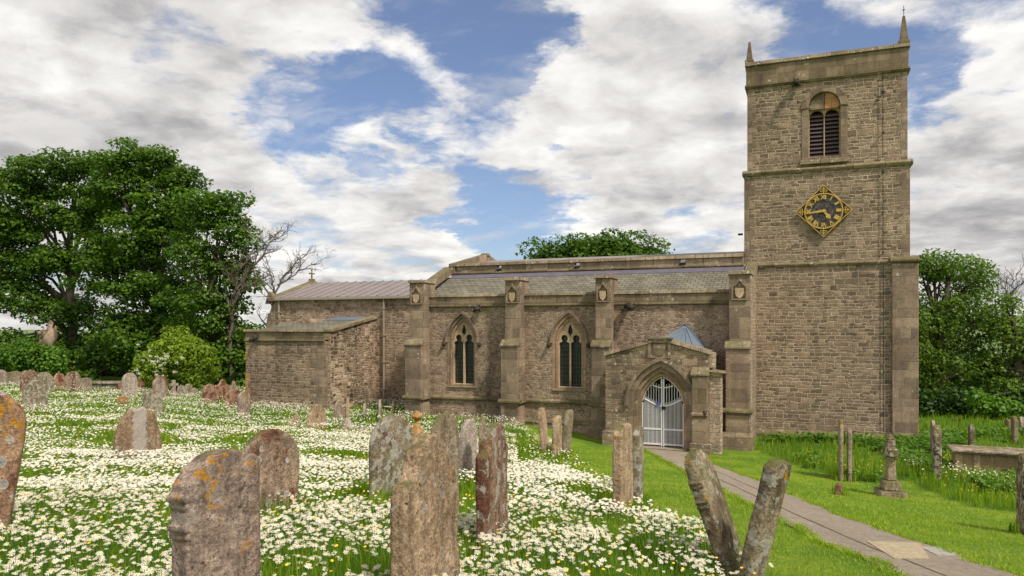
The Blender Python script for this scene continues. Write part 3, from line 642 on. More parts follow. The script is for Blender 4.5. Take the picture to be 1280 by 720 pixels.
# clock
CXc, CZc, CR = .44, 9.18, 1.06
clock = empty('clock', (CXc, 32.9, CZc)); clock.parent = church; clock.location = Vector((CXc, 32.9, CZc))-wloc(church)
def cpt(r, a): return (CXc+r*math.sin(a), CZc+r*math.cos(a))
def rgon(r0, r1, n=48): return [[cpt(r1, -2*PI*i/n) for i in range(n)], [cpt(r0, 2*PI*i/n) for i in range(n)]]
dia = lambda r: [(CXc-r, CZc), (CXc, CZc-r), (CXc+r, CZc), (CXc, CZc+r)]
pl('clock_frame', [dia(CR), [cpt(.705, 2*PI*i/40) for i in range(40)]], 32.93, 32.97, M['black_iron'], clock)
pl('clock_edge', [dia(CR+.01), dia(CR-.028)[::-1]], 32.91, 32.95, M['gold'], clock)
pl('chapter_ring', rgon(.40, .73), 32.945, 32.965, M['iron_grey'], clock)
mb = MB()
for i in range(60):
    a = 2*PI*i/60; r0, r1 = (.655, .705); w = .009 if i % 5 else .016
    px_, pz_ = math.cos(a), -math.sin(a)
    q = [cpt(r0, a), cpt(r1, a)]; poly = [(q[0][0]-px_*w, q[0][1]-pz_*w), (q[0][0]+px_*w, q[0][1]+pz_*w), (q[1][0]+px_*w, q[1][1]+pz_*w), (q[1][0]-px_*w, q[1][1]-pz_*w)]
    mb.prismy(poly, 32.91, 32.944)
link('minute_ring', join_meshes([plate_mesh(rgon(.695, .735), 32.90, 32.945), mb.mesh()]), M['gold'], clock)
# skeleton centre of rings, honeycomb-like
ms = []
for k in range(-3, 4):
    for j in range(-3, 4):
        x = (k+.5*(j % 2))*.20; z = j*.172
        if math.hypot(x, z) < .38:
            ms.append(plate_mesh([[(CXc+x+.098*math.cos(PI*i/3+PI/6), CZc+z+.098*math.sin(PI*i/3+PI/6)) for i in range(6)], [(CXc+x+.083*math.cos(-PI*i/3+PI/6), CZc+z+.083*math.sin(-PI*i/3+PI/6)) for i in range(6)]], 32.93, 32.945))
link('dial_lattice', join_meshes(ms), M['black_iron'], clock)
mb = MB(); mb.prismy([cpt(.41, -2*PI*i/30) for i in range(30)], 32.97, 32.985); part('dial_back', mb, flat('dial_back_glass', (.17, .145, .145), .6, 0, .3, 7), clock, 0)
for i, s in enumerate(['XII', 'I', 'II', 'III', 'IIII', 'V', 'VI', 'VII', 'VIII', 'IX', 'X', 'XI']):
    cu = D.curves.new('numeral', 'FONT'); cu.body = s; cu.size = .24; cu.align_x = 'CENTER'; cu.align_y = 'CENTER'; cu.extrude = .012; cu.offset = .008; cu.space_character = .82
    to = D.objects.new('t', cu); me = D.meshes.new_from_object(to); D.objects.remove(to); me.materials.clear()
    a = 2*PI*i/12; x, z = cpt(.555, a)
    w = max(v.co.x for v in me.vertices)-min(v.co.x for v in me.vertices); sc_ = min(1., .22/max(w, .01))
    me.transform(Matrix.Translation((x, 32.925, z)) @ Matrix.Rotation(a, 4, 'Y') @ Matrix.Rotation(PI/2, 4, 'X') @ Matrix.Diagonal((sc_, 1.05, 1, 1)))
    link('numeral', me, M['gold'], clock)
def hand(name, a, ln, w, tail, y):
    dx, dz = math.sin(a), math.cos(a); nx_, nz_ = dz, -dx
    P_ = lambda r, s: (CXc+dx*r+nx_*s, CZc+dz*r+nz_*s)
    if name == 'hour_hand': prof = [(-tail, .025), (0, .05), (ln*.45, .035), (ln*.62, .10), (ln*.8, .07), (ln, .0)]
    else: prof = [(-tail, .02), (0, .055), (ln*.5, .032), (ln*.9, .022), (ln, .006)]
    poly = [P_(r, s) for r, s in prof]+[P_(r, -s) for r, s in prof[::-1]]
    m_ = plate_mesh([poly[::-1]], y, y+.015); link(name, m_, M['gold'], clock)
hand('hour_hand', math.radians(142), .42, 1, .06, 32.885); hand('minute_hand', math.radians(264), .70, 1, .10, 32.865)
mb = MB(); mb.prismy([cpt(.06, -2*PI*i/14) for i in range(14)], 32.85, 32.93); part('clock_boss', mb, M['gold'], clock, 0)
for a in (0, PI/2, PI, 3*PI/2):
    x, z = cpt(.86, a); dx, dz = math.sin(a), math.cos(a); ms = []
    ms.append(plate_mesh([[(x+.075*math.cos(w), z+.075*math.sin(w)) for w in np.linspace(0, 2*PI, 13)[:-1]], [(x+.045*math.cos(w), z+.045*math.sin(w)) for w in np.linspace(2*PI, 0, 13)[:-1]]], 32.915, 32.935))
    mb = MB(); n_ = (dz, -dx)
    for r0, r1, w in ((.735, .99, .014),):
        q0, q1 = cpt(r0, a), cpt(r1, a); mb.prismy([(q0[0]-n_[0]*w, q0[1]-n_[1]*w), (q0[0]+n_[0]*w, q0[1]+n_[1]*w), (q1[0]+n_[0]*w, q1[1]+n_[1]*w), (q1[0]-n_[0]*w, q1[1]-n_[1]*w)], 32.912, 32.93)
    for sg in (-1, 1):
        xx, zz_ = x+n_[0]*.09*sg-dx*.03, z+n_[1]*.09*sg-dz*.03; ms.append(plate_mesh([[(xx+.05*math.cos(w), zz_+.05*math.sin(w)) for w in np.linspace(0, 2*PI, 9)[:-1]], [(xx+.028*math.cos(w), zz_+.028*math.sin(w)) for w in np.linspace(2*PI, 0, 9)[:-1]]], 32.915, 32.933))
    ms.append(mb.mesh()); link('scroll_ornament', join_meshes(ms), M['gold'], clock)
# ---- nave (tall centre) behind the aisle
mb = MB(); mb.box(-16.45, -2.73, 33.0, 40.8, -1, 7.06); part('nave', mb, M['rubble'])
mb = MB()
r = random.Random(5); x = -16.5
notch = [-13.95, -10.05, -5.25]
for a, b in zip([-16.5]+[n+.12 for n in notch], [n-.12 for n in notch]+[-2.68]):
    mb.box(a, b, 32.93, 33.25, 7.085, 7.42)
for n in notch: mb.box(n-.12, n+.12, 33.06, 33.25, 7.085, 7.30)
np_ = part('nave_parapet', mb, M['coping'], bevel=.015)
mb = MB(); coping_run(mb, -16.55, -2.68, 32.86, 33.3, 7.42, 7.57, 9, .02); part('parapet_coping', mb, M['coping'], np_, .012)
mb = MB(); mb.prismx([(32.88, 7.02), (32.84, 7.06), (32.84, 7.1), (32.93, 7.14), (33.02, 7.14), (33.02, 7.02)], -16.5, -2.68); part('string_course', mb, M['ashlar_dark'], np_, 0)
for n in notch:
    mb = MB(); mb.box(n-.10, n+.10, 32.80, 33.06, 7.24, 7.29); part('lead_spout', mb, M['lead_blue'], np_, 0)
mb = MB(); mb.prismy([(-16.45, 7.06), (-16.44, 7.07), (-2.73, 7.07), (-2.73, 7.06)], 33.3, 40.7)
mb = MB(); mb.prismx([(33.3, 7.06), (33.3, 7.15), (36.95, 8.05), (40.6, 7.15), (40.6, 7.06)], -16.3, -2.73); part('nave_roof', mb, M['lead'])
# nave east gable coping
mb = MB(); mb.prismx([(32.86, 7.0), (32.86, 7.56), (36.95, 8.42), (41., 7.56), (41., 7.0), (36.95, 7.0)], -16.62, -16.30); part('gable_coping', mb, M['coping'])
mb = MB(); mb.box(-16.64, -16.26, 36.75, 37.15, 8.3, 8.44); part('gable_block', mb, M['coping'])
# ---- aisle
W1, W2 = -14.44, -9.47
WW, ZS, ZSP, ZA = .62, 1.86, 3.78, 4.88       # outer opening: half width, sill, springing, apex
al = [[(-17.0, -1.2), (-2.2, -1.2), (-2.2, 5.36), (-17.0, 5.36)]]+[arch(c, WW, ZS, ZSP, ZA)[::-1] for c in (W1, W2)]
aisle = pl('aisle_wall', al, 29.9, 30.45, M['random'])
mb = MB(); mb.prismx([(30.0, -1.2), (30.0, 5.7), (33.0, 6.9), (33., -1.2)], -2.66, -2.18); part('end_wall', mb, M['rubble'], aisle)
mb = MB(); mb.prismx([(29.9, 5.3), (29.9, 6.3), (33.0, 7.22), (33., 6.9)], -2.52, -2.12)
part('end_coping', mb, M['coping'], aisle)
mb = MB(); mb.prismx([(30.45, -1.2), (30.45, 5.7), (33.0, 6.9), (33., -1.2)], -17.0, -16.5); part('end_wall', mb, M['rubble'], aisle)
mb = MB(); mb.prismx([(29.75, 5.8), (29.75, 6.1), (33.0, 7.42), (33.0, 7.05)], -16.95, -16.45); part('end_coping', mb, M['coping'], aisle)
mb = MB(); mb.prismx([(30.1, 5.5), (30.1, 5.72), (32.96, 6.98), (32.96, 6.7)], -16.46, -2.5); part('aisle_roof', mb, M['slate'])
mb = MB(); mb.prismx([(32.50, 6.74), (32.50, 6.82), (32.99, 7.06), (32.99, 6.95)], -16.4, -2.5); part('roof_flashing', mb, M['flashing'])
mb = MB(); mb.box(-16.9, -2.9, 29.86, 30.2, 5.41, 5.78); ap = part('aisle_parapet', mb, M['ashlar_dark'], bevel=.015)
mb = MB(); coping_run(mb, -16.9, -2.9, 29.82, 30.25, 5.78, 5.90, 21, .02); part('parapet_coping', mb, M['coping'], ap, .012)
mb = MB(); mb.prismx([(29.9, 5.30), (29.80, 5.36), (29.80, 5.40), (29.9, 5.44), (30.0, 5.44), (30., 5.30)], -16.95, -2.9); part('string_course', mb, M['ashlar_dark'], ap, 0)
for gx in (-13.6, -7.0): gargoyle('gargoyle', gx, 29.85, 5.30, aisle, 1.25, dx=.1 if gx < -10 else .25)
for x0, x1 in ((-17.0, -16.9), (-15.98, -12.30), (-11.36, -8.32), (-7.4, -7.2)):
    mb = MB(); mb.prismx([(29.9, 1.20), (29.79, 1.24), (29.78, 1.31), (29.9, 1.40), (29.95, 1.40), (29.95, 1.2)], x0, x1); part('string_course', mb, M['ashlar_dark'], aisle, 0)
for x0, x1 in ((-16.0, -12.2), (-11.4, -7.2)):
    mb = MB(); mb.prismx([(29.72, -1.2), (29.72, .36), (29.76, .42), (29.9, .50), (29.95, .5), (29.95, -1.2)], x0, x1); part('plinth', mb, M['random'], aisle, .01)
    mb = MB(); mb.prismx([(29.70, .36), (29.68, .40), (29.70, .43), (29.9, .53), (29.9, .36)], x0, x1); part('plinth_moulding', mb, M['ashlar_dark'], aisle, 0)
def aisle_buttress(x0, x1, big=False):
    w = x1-x0; b = MB(); yb = 29.9
    b.box(x0-.10, x1, 28.98, yb, -1.3, 3.62)                             # lower stage
    b.box(x0, x1, 29.22, yb, 3.62, 5.42)
    b.box(x0+.0, x1, 29.22, 30.3, 5.42, 6.42)
    bt = part('buttress', b, M['ashlar'], church, .015)
    b = MB(); b.prismx([(28.93, 3.62), (28.93, 3.70), (29.24, 3.92), (29.24, 3.62)], x0-.14, x1+.02); part('weathering', b, M['coping'], bt, .01)
    b = MB(); coping_run(b, x0-.05, x1+.05, 29.14, 30.34, 6.42, 6.56, int(x0*7)); part('cap', b, M['coping'], bt, .01)
    for z, p in ((1.20, .10), ):
        b = MB(); b.prismx([(28.98, z), (28.98-p, z+.04), (28.98-p, z+.11), (28.98, z+.19), (29.1, z+.19), (29.1, z)], x0-.10-p, x1+p)
        b.box(x1+.002, x1+p, 29.1, 29.9, z+.02, z+.13); part('string_course', b, M['ashlar_dark'], bt, 0)
    b = MB(); b.prismx([(28.80, -1.3), (28.80, .36), (28.98, .48), (29.9, .48), (29.9, -1.3)], x0-.20, x1+.09); part('plinth', b, M['ashlar'], bt, .012)
    # niche with ogee head and carved shield
    xc = (x0+x1)/2; nw = w*.29
    outer = [(xc-nw-.07, 5.46), (xc+nw+.07, 5.46), (xc+nw+.07, 6.0), (xc+nw*.6, 6.10), (xc, 6.30), (xc-nw*.6, 6.10), (xc-nw-.07, 6.0)]
    inner = [(xc-nw, 5.50), (xc-nw, 5.95), (xc-nw*.55, 6.02), (xc, 6.18), (xc+nw*.55, 6.02), (xc+nw, 5.95), (xc+nw, 5.50)]
    pl('niche_moulding', [outer, inner], 29.14, 29.23, M['ashlar'], bt)
    b = MB(); b.prismy([(xc-nw, 5.50), (xc+nw, 5.50), (xc+nw, 5.95), (xc, 6.18), (xc-nw, 5.95)], 29.212, 29.219); part('niche_recess', b, M['ashlar_dark'], bt, 0)
    sw = nw*.68; sh = [(xc-sw, 5.90), (xc-sw, 5.70), (xc-sw*.75, 5.60), (xc, 5.50), (xc+sw*.75, 5.60), (xc+sw, 5.70), (xc+sw, 5.90)]
    pl('shield', [sh], 29.13, 29.21, M['tracery'], bt)
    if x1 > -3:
        b = MB(); b.box(x1+.003, x1+.025, 29.0, 29.88, .55, 3.55); b.box(x1+.003, x1+.025, 29.24, 29.88, 3.95, 6.38); part('lit_face', b, M['pale'], bt, 0)  # pale skin paints the light falling on the end buttress's right-hand side
    return bt
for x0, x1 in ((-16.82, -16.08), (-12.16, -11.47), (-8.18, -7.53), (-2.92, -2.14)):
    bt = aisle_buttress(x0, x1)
    if x1 < -3: bt.location.y += .14
def window(xc):
    w = pl('window', [arch(xc, WW-.003, ZS, ZSP, ZA-.004), arch(xc, WW-.10, ZS+.03, ZSP, ZA-.16)[::-1]], 29.98, 30.2, M['warm'])      # chamfered reveal
    # tracery with two cusped lights and a diamond
    zs = ZSP-.10
    def light(c, hw):
        L = [(c-hw, ZS+.06), (c+hw, ZS+.06), (c+hw, zs), (c+hw*.96, zs+.08), (c+hw*.50, zs+.14)]
        L += [(c+hw*.66*math.cos(a), zs+.27+hw*.66*math.sin(a)*1.05) for a in np.linspace(-.75, PI/2, 7)]
        L += [(2*c-a, b) for a, b in L[2:][::-1][1:]]
        return L
    lt = [light(xc-.262, .228), light(xc+.262, .228)]
    dm = [(xc, ZSP+.26), (xc+.115, ZSP+.44), (xc+.085, ZSP+.60), (xc, ZSP+.80), (xc-.085, ZSP+.60), (xc-.115, ZSP+.44)]
    pl('tracery', [arch(xc, WW-.09, ZS+.02, ZSP, ZA-.15)]+[q[::-1] for q in lt]+[dm[::-1]], 30.06, 30.18, M['tracery'], w)
    gl = MB(); gl.box(xc-WW+.1, xc+WW-.1, 30.23, 30.25, ZS, ZA-.2); part('glass', gl, M['glass'], w, 0)
    # dressed surround, flush blocks a few mm proud
    ou = arch(xc, WW+.12, ZS-.04, ZSP, ZA+.15); ou = [ou[0], ou[1]]+ou[2:]
    pl('surround', [ou, arch(xc, WW, ZS-.001, ZSP, ZA)[::-1]], 29.885, 29.95, M['warm' if xc > -12 else 'ashlar'], w)
    o1 = arch_line(xc, WW+.21, ZSP-.02, ZA+.28, 12); i1 = arch_line(xc, WW+.12, ZSP-.02, ZA+.155, 12)
    pl('hood_mould', [o1+i1[::-1]], 29.79, 29.93, M['ashlar'], w, .0)
    for s in (-1, 1):
        b = MB(); b.lathe([(.03, -.11), (.085, -.05), (.09, .03), (.04, .10)], (xc+s*(WW+.25), 29.80, ZSP-.10), 10); b.build('label_stop', M['gargoyle'], w, True)
    b = MB(); b.prismx([(29.84, ZS-.12), (29.84, ZS-.06), (30.2, ZS+.06), (30.2, ZS-.12)], xc-WW-.12, xc+WW+.12); part('sill', b, M['ashlar'], w)
window(W1); window(W2)
# ---- porch
PX, PY = -5.13, 27.3
pa = arch(PX, .98, -.35, 1.55, 2.98, 12)
front = [(-7.21, -1.), (-3.42, -1.), (-3.42, 3.50), (PX-.05, 3.98), (-7.21, 3.38)]
porch = pl('porch', [front, arch(PX, 1.03, -.9, 1.5, 2.98, 12)[::-1]], PY, PY+.55, M['porchw'])
mb = MB(); mb.box(-7.21, -6.75, PY+.551, 29.9, -1, 3.40); part('side_wall', mb, M['porchw'], porch)
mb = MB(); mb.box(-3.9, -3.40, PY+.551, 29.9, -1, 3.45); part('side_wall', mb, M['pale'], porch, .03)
for (xa, za, xb, zb) in ((-7.28, 3.38, PX, 3.99), (PX, 3.99, -3.36, 3.49)):
    mb = MB(); n_ = 5
    for i in range(n_):
        f0, f1 = i/n_, (i+1)/n_; x0, x1 = xa+(xb-xa)*f0+.004, xa+(xb-xa)*f1-.004; z0, z1 = za+(zb-za)*f0, za+(zb-za)*f1; j = random.uniform(-.012, .012)
        mb.hexa([(x0, PY-.09, z0-.04), (x1, PY-.09, z1-.04), (x1, PY+.6, z1-.04), (x0, PY+.6, z0-.04)], [(x0, PY-.06, z0+.10+j), (x1, PY-.06, z1+.10+j), (x1, PY+.6, z1+.10+j), (x0, PY+.6, z0+.10+j)])
    part('gable_coping', mb, M['coping'], porch, .012)
# arch orders and hood
o1 = arch(PX, 1.03, -.5, 1.5, 2.975, 12); pl('arch_order', [o1, arch(PX, .90, -.51, 1.5, 2.80, 12)[::-1]], PY+.10, PY+.45, M['ashlar'], porch)
o1 = arch(PX, .9, -.5, 1.5, 2.80, 12); pl('arch_order', [o1, arch(PX, .78, -.51, 1.5, 2.64, 12)[::-1]], PY+.24, PY+.5, M['warm'], porch)
ol = arch(PX, 1.22, -.3, 1.5, 3.20, 12); pl('arch_surround', [ol, arch(PX, 1.03, -.31, 1.5, 2.98, 12)[::-1]], PY-.015, PY+.05, M['ashlar'], porch)
a1 = arch_line(PX, 1.34, 1.5, 3.34, 12); a2 = arch_line(PX, 1.22, 1.5, 3.20, 12); pl('hood_mould', [a1+a2[::-1]], PY-.12, PY+.04, M['ashlar'], porch)
gargoyle('label_stop', PX+1.42, PY+.02, 1.42, porch, .8, 'gargoyle', .25)
# niche and shield over the arch
pl('niche_frame', [[(PX-.47, 3.30), (PX+.37, 3.30), (PX+.37, 3.98), (PX-.47, 3.98)], [(PX-.36, 3.34), (PX-.36, 3.86), (PX+.26, 3.86), (PX+.26, 3.34)]], PY-.06, PY+.02, M['ashlar'], porch)
mb = MB(); mb.box(PX-.55, PX+.45, PY-.13, PY+.05, 3.98, 4.06); part('niche_cap', mb, M['ashlar_dark'], porch)
pl('shield', [[(PX-.27, 3.82), (PX-.27, 3.60), (PX-.20, 3.46), (PX-.05, 3.36), (PX+.10, 3.46), (PX+.17, 3.60), (PX+.17, 3.82)]], PY-.05, PY+.0, M['ashlar_dark'], porch)
# corner pier and angle buttress
mb = MB(); mb.box(-3.98, -3.44, PY-.26, PY+.0, -1, 2.70); pr_ = part('corner_pier', mb, M['ashlar_dark'], porch, .02)
mb = MB(); mb.prismx([(PY-.30, 2.70), (PY-.30, 2.78), (PY, 3.0), (PY, 2.70)], -4.03, -3.40); part('weathering', mb, M['coping'], pr_)
mb = MB(); mb.prismx([(PY-.32, 1.28), (PY-.32, 1.34), (PY-.26, 1.40), (PY-.2, 1.40), (PY-.2, 1.28)], -4.0, -3.42); part('band', mb, M['ashlar'], pr_, .005)
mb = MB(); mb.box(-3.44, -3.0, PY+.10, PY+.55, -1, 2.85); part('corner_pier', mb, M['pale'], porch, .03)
mb = MB(); mb.hexa([(-3.98, PY-.02, 2.88), (-2.86, PY-.02, 2.78), (-2.86, PY+.6, 2.78), (-3.98, PY+.6, 2.88)], [(-3.9, PY-.0, 2.97), (-2.9, PY+.02, 2.85), (-2.9, PY+.6, 2.85), (-3.9, PY+.6, 2.97)]); part('pier_cap', mb, M['coping'], porch)
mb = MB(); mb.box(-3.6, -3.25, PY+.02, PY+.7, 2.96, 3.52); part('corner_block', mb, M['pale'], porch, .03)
mb = MB(); mb.box(-7.3, -6.55, PY-.18, PY, -1, .55); part('plinth', mb, M['porchw'], porch, .02)
mb = MB(); mb.box(-4.05, -3.3, PY-.34, PY-.261, -1, .30); part('plinth', mb, M['porchw'], porch, .02)
# roof: steep hipped lead cap against the aisle wall, dark rolls on its hips
AP = (-4.65, 29.86, 4.52); FL, FR, BL, BR = (-6.2, 28.0, 3.40), (-3.55, 28.0, 3.35), (-5.95, 29.88, 3.42), (-3.72, 29.88, 3.42)
mb = MB(); mb.add([AP, FL, FR, BL, BR], [(0, 1, 2), (0, 3, 1), (0, 2, 4), (1, 3, 4, 2)])
for k in range(1, 7):
    p0 = Vector(FL).lerp(Vector(FR), k/7); p1 = Vector(AP).lerp(Vector(FR), .12+.1*k) if k > 3 else Vector(AP).lerp(Vector(FL), .6-.18*k)
    mb.tube([p0+Vector((0, -.01, .01)), Vector(AP).lerp(p0, .12)+Vector((0, -.01, .01))], .018, 6)
part('porch_roof', mb, M['lead_blue'], porch, 0)
mb = MB(); mb.tube([Vector(AP)+Vector((0, -.04, .03)), Vector(BR)+Vector((0, -.04, .03))], .05, 6); part('roof_flashing', mb, flat('dark_lead', (.08, .12, .17), .6), porch, 0)
mb = MB(); mb.tube([Vector(AP)+Vector((0, -.04, .02)), Vector(BL)+Vector((0, -.04, .02))], .04, 6); part('roof_flashing', mb, D.materials['dark_lead'], porch, 0)
# dark inside: floor, side benches, inner door
mb = MB(); mb.box(-6.75, -3.9, PY+.56, 29.88, -.4, .0); part('porch_floor', mb, M['path'], porch, 0)
for x0, x1 in ((-6.75, -6.3), (-4.35, -3.9)):
    mb = MB(); mb.box(x0, x1, PY+.56, 29.85, 0, .45); part('bench', mb, M['ashlar_dark'], porch)
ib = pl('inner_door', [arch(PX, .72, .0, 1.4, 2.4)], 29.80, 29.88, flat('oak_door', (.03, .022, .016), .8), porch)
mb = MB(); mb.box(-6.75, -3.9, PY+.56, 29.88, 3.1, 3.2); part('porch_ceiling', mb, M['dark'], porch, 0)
# gate: two white wrought leaves
GY = PY+.36; gate = empty('gate', (PX, GY, 0)); gate.parent = church; gate.location = Vector((PX, GY, 0))-wloc(church)
def arch_h(x):       # opening height at |x| from centre, half width .78
    w, zs, za = .765, 1.5, 2.62; h = za-zs; R = (w*w+h*h)/(2*w); d = abs(x)+R-w
    return zs+math.sqrt(max(R*R-d*d, 0))
for s in (-1, 1):
    mb = MB(); X = lambda a: PX+s*a
    def vb(a, z0, z1, w=.012, tip=False, y=GY):
        mb.tube([(X(a), y, z0), (X(a), y, z1)], w, 6)
        if tip: mb.tube([(X(a), y, z1), (X(a), y, z1+.07)], [w*1.5, .002], 6)
    mb.box(min(X(.012), X(.062)), max(X(.012), X(.062)), GY-.025, GY+.025, .02, 2.52)      # meeting stile
    mb.box(min(X(.725), X(.765)), max(X(.725), X(.765)), GY-.02, GY+.02, .02, 1.62)        # hanging stile
    # curved top edge following the arch
    pts = [(X(.745*(1-i/14)), GY, arch_h(.745*(1-i/14))-.03) for i in range(15)]; mb.tube(pts, .02, 6)
    for z in (.06, .62): mb.box(min(X(.06), X(.73)), max(X(.06), X(.73)), GY-.022, GY+.022, z, z+.055)
    rail = lambda a, z0, dip: z0+dip*(a/.73)**1.6
    for z0, dip, r_ in ((1.50, .30, .03), (2.18, .26, .022)):
        pts = [];
        for i in range(13):
            a = .05+.68*i/12; z = rail(a, z0, dip)
            if z > arch_h(a)-.02: break
            pts.append((X(a), GY, z))
        mb.tube(pts, r_, 6)
    n = 7
    for i in range(1, n):
        a = .045+.68*i/n; zt = min(rail(a, 2.18, .26)+.12, arch_h(a)-.03); vb(a, .1, zt, .012)
        a2 = a-.68/n/2; vb(a2, .1, rail(a2, 1.50, .30)+.07, .0105, True)
    vb(.045+.68*(n-.5)/n, .1, 1.80, .0085, True)
    mb.build('gate_leaf', M['white_paint'], gate)
mb = MB(); mb.box(PX-.24, PX-.09, GY-.045, GY-.03, 1.52, 1.66); part('notice', mb, M['blue_sign'], gate, 0)
mb = MB(); mb.box(PX-.03, PX+.10, GY-.06, GY-.026, 1.38, 1.50); part('lock', mb, M['black_iron'], gate, 0)
mb = MB(); mb.box(PX-.95, PX+.95, PY-.08, PY+.5, -.5, .0); part('threshold', mb, M['path'], porch)
# ---- chancel
CHL, CHR = -28.1, -16.45
mb = MB(); mb.box(CHL, CHR, 33.6, 40.6, -1.2, 6.02); ch = part('chancel', mb, M['rubble'])
mb = MB(); mb.prismx([(33.6, 6.0), (37.1, 7.06), (40.6, 6.0)], CHL, CHL+.45); part('east_gable', mb, M['rubble'], ch)
mb = MB(); mb.prismx([(33.35, 5.98), (33.35, 6.08), (37.1, 7.22), (40.85, 6.08), (40.85, 5.98), (37.1, 7.06)], CHL-.12, CHL+.42); part('gable_coping', mb, M['coping'], ch)
mb = MB(); mb.prismx([(33.42, 6.02), (33.42, 6.07), (37.1, 7.12), (40.8, 6.07), (40.8, 6.02), (37.1, 7.06)], CHL+.35, CHR)
x = CHL+.8
while x < CHR-.2:
    mb.tube([(x, 33.42, 6.09), (x, 37.1, 7.14)], .035, 6); x += .62
part('chancel_roof', mb, M['lead'], ch, 0)
mb = MB(); mb.box(CHL, CHR, 33.36, 33.6, 5.92, 6.04); part('gutter', mb, M['pipe'], ch)
mb = MB(); x, y, z = CHL+.12, 37.1, 7.2; mb.box(x-.14, x+.14, y-.14, y+.14, z-.05, z+.16); mb.tube([(x, y, z+.1), (x, y, z+.72)], [.06, .045], 8); mb.tube([(x, y-.20, z+.48), (x, y+.20, z+.48)], .04, 8)
for c in ((x, y, z+.74), (x, y-.22, z+.48), (x, y+.22, z+.48)): mb.lathe([(.02, -.05), (.065, 0), (.02, .05)], c, 8)
part('gable_cross', mb, M['ashlar_dark'], ch, 0)
mb = MB(); mb.hexa([(CHL-.30, 33.45, 5.75), (CHL+.2, 33.45, 5.75), (CHL+.2, 33.9, 5.75), (CHL-.3, 33.9, 5.75)], [(CHL-.12, 33.5, 6.45), (CHL+.15, 33.5, 6.3), (CHL+.15, 33.8, 6.3), (CHL-.12, 33.8, 6.45)]); part('kneeler', mb, M['ashlar_dark'], ch)
mb = MB(); mb.prismy([(CHL-1.1, -1.2), (CHL, -1.2), (CHL, 5.3), (CHL-.25, 5.2), (CHL-.55, 3.2)], 33.6, 34.5); part('corner_buttress', mb, M['ashlar'], ch)
for px_, z1 in ((480, .7), (349, 4.95)):
    k = (px_-640)/FPX; X_ = 33.5*(k*CS-SN)/(CS+k*SN); mb = MB(); mb.tube([(X_, 33.47, 5.95), (X_, 33.47, z1)], .05, 8)
    for z in np.arange(max(z1, .9)+.3, 5.9, 1.4): mb.box(X_-.08, X_+.08, 33.4, 33.6, z, z+.06)
    part('downpipe', mb, M['pipe'], ch, 0)
# ---- vestry with lean-to roof
VL, VR, VY = -25.85, -21.22, 29.05
vf = MB(); vf.box(VL, VR, VY, VY+.5, -1, 3.78); vf.box(VL, VR-.5, VY+.5, 33.6, -1, 3.7); ve = part('vestry', vf, M['rubble'])
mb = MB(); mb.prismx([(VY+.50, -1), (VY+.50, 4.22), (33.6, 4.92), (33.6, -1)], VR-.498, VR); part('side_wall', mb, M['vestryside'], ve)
mb = MB(); mb.box(VL-.01, VR+.01, VY-.02, VY+.45, 3.84, 4.22); part('parapet', mb, M['ashlar_dark'], ve)
mb = MB(); mb.prismx([(VY, 3.74), (VY-.09, 3.78), (VY-.09, 3.82), (VY, 3.86), (VY+.1, 3.86), (VY+.1, 3.74)], VL-.03, VR+.0); part('string_course', mb, M['ashlar_dark'], ve, 0)
mb = MB(); coping_run(mb, VL-.08, VR+.08, VY-.09, VY+.5, 4.22, 4.34, 31, .02); mb.prismx([(VY+.5, 4.20), (VY+.5, 4.34), (33.6, 5.04), (33.6, 4.9)], VR-.4, VR+.09)
part('coping', mb, M['coping'], ve, .01)
mb = MB(); mb.prismx([(VY+.45, 4.0), (VY+.45, 4.26), (33.55, 4.93), (33.55, 4.3)], VL+.1, VR-.41); part('vestry_roof', mb, M['slate'], ve)
mb = MB(); mb.prismx([(32.6, 4.77), (32.6, 4.83), (33.58, 4.99), (33.58, 4.9)], VL+2.2, VR-.5); part('roof_flashing', mb, M['lead_blue'], ve, 0)
mb = MB(); mb.prismy([(VL-.05, 4.2), (VL-.05, 4.45), (VL+.9, 4.75), (VL+1.7, 4.9), (VL+1.9, 4.75), (VL+1.9, 4.2)], 31.6, 33.5); part('rubble_upstand', mb, M['random'], ve, .05)
gargoyle('gargoyle', VL+.72, VY, 3.92, ve, 1.1)
for x0, x1, yy, m in ((VR-.75, VR+.012, VY-.008, 'ashlar'), (VL-.008, VL+.28, VY-.006, 'orange')):
    r = random.Random(3); z = -.5; b = MB(); k = 0
    while z < 3.7:
        h = min(r.uniform(.25, .42), 3.72-z)
        if h < .08: break
        if r.random() < (1 if m == 'ashlar' else .5):
            ln = (x1-x0)*(1 if k % 2 else .6)
            b.box(x1-ln if x1 > VR-.1 else x0, x1 if x1 > VR-.1 else x0+ln, yy, yy+.3, z+.005, z+h-.005); part('quoin', b, M[m], ve, .006); b = MB()
        z += h; k += 1
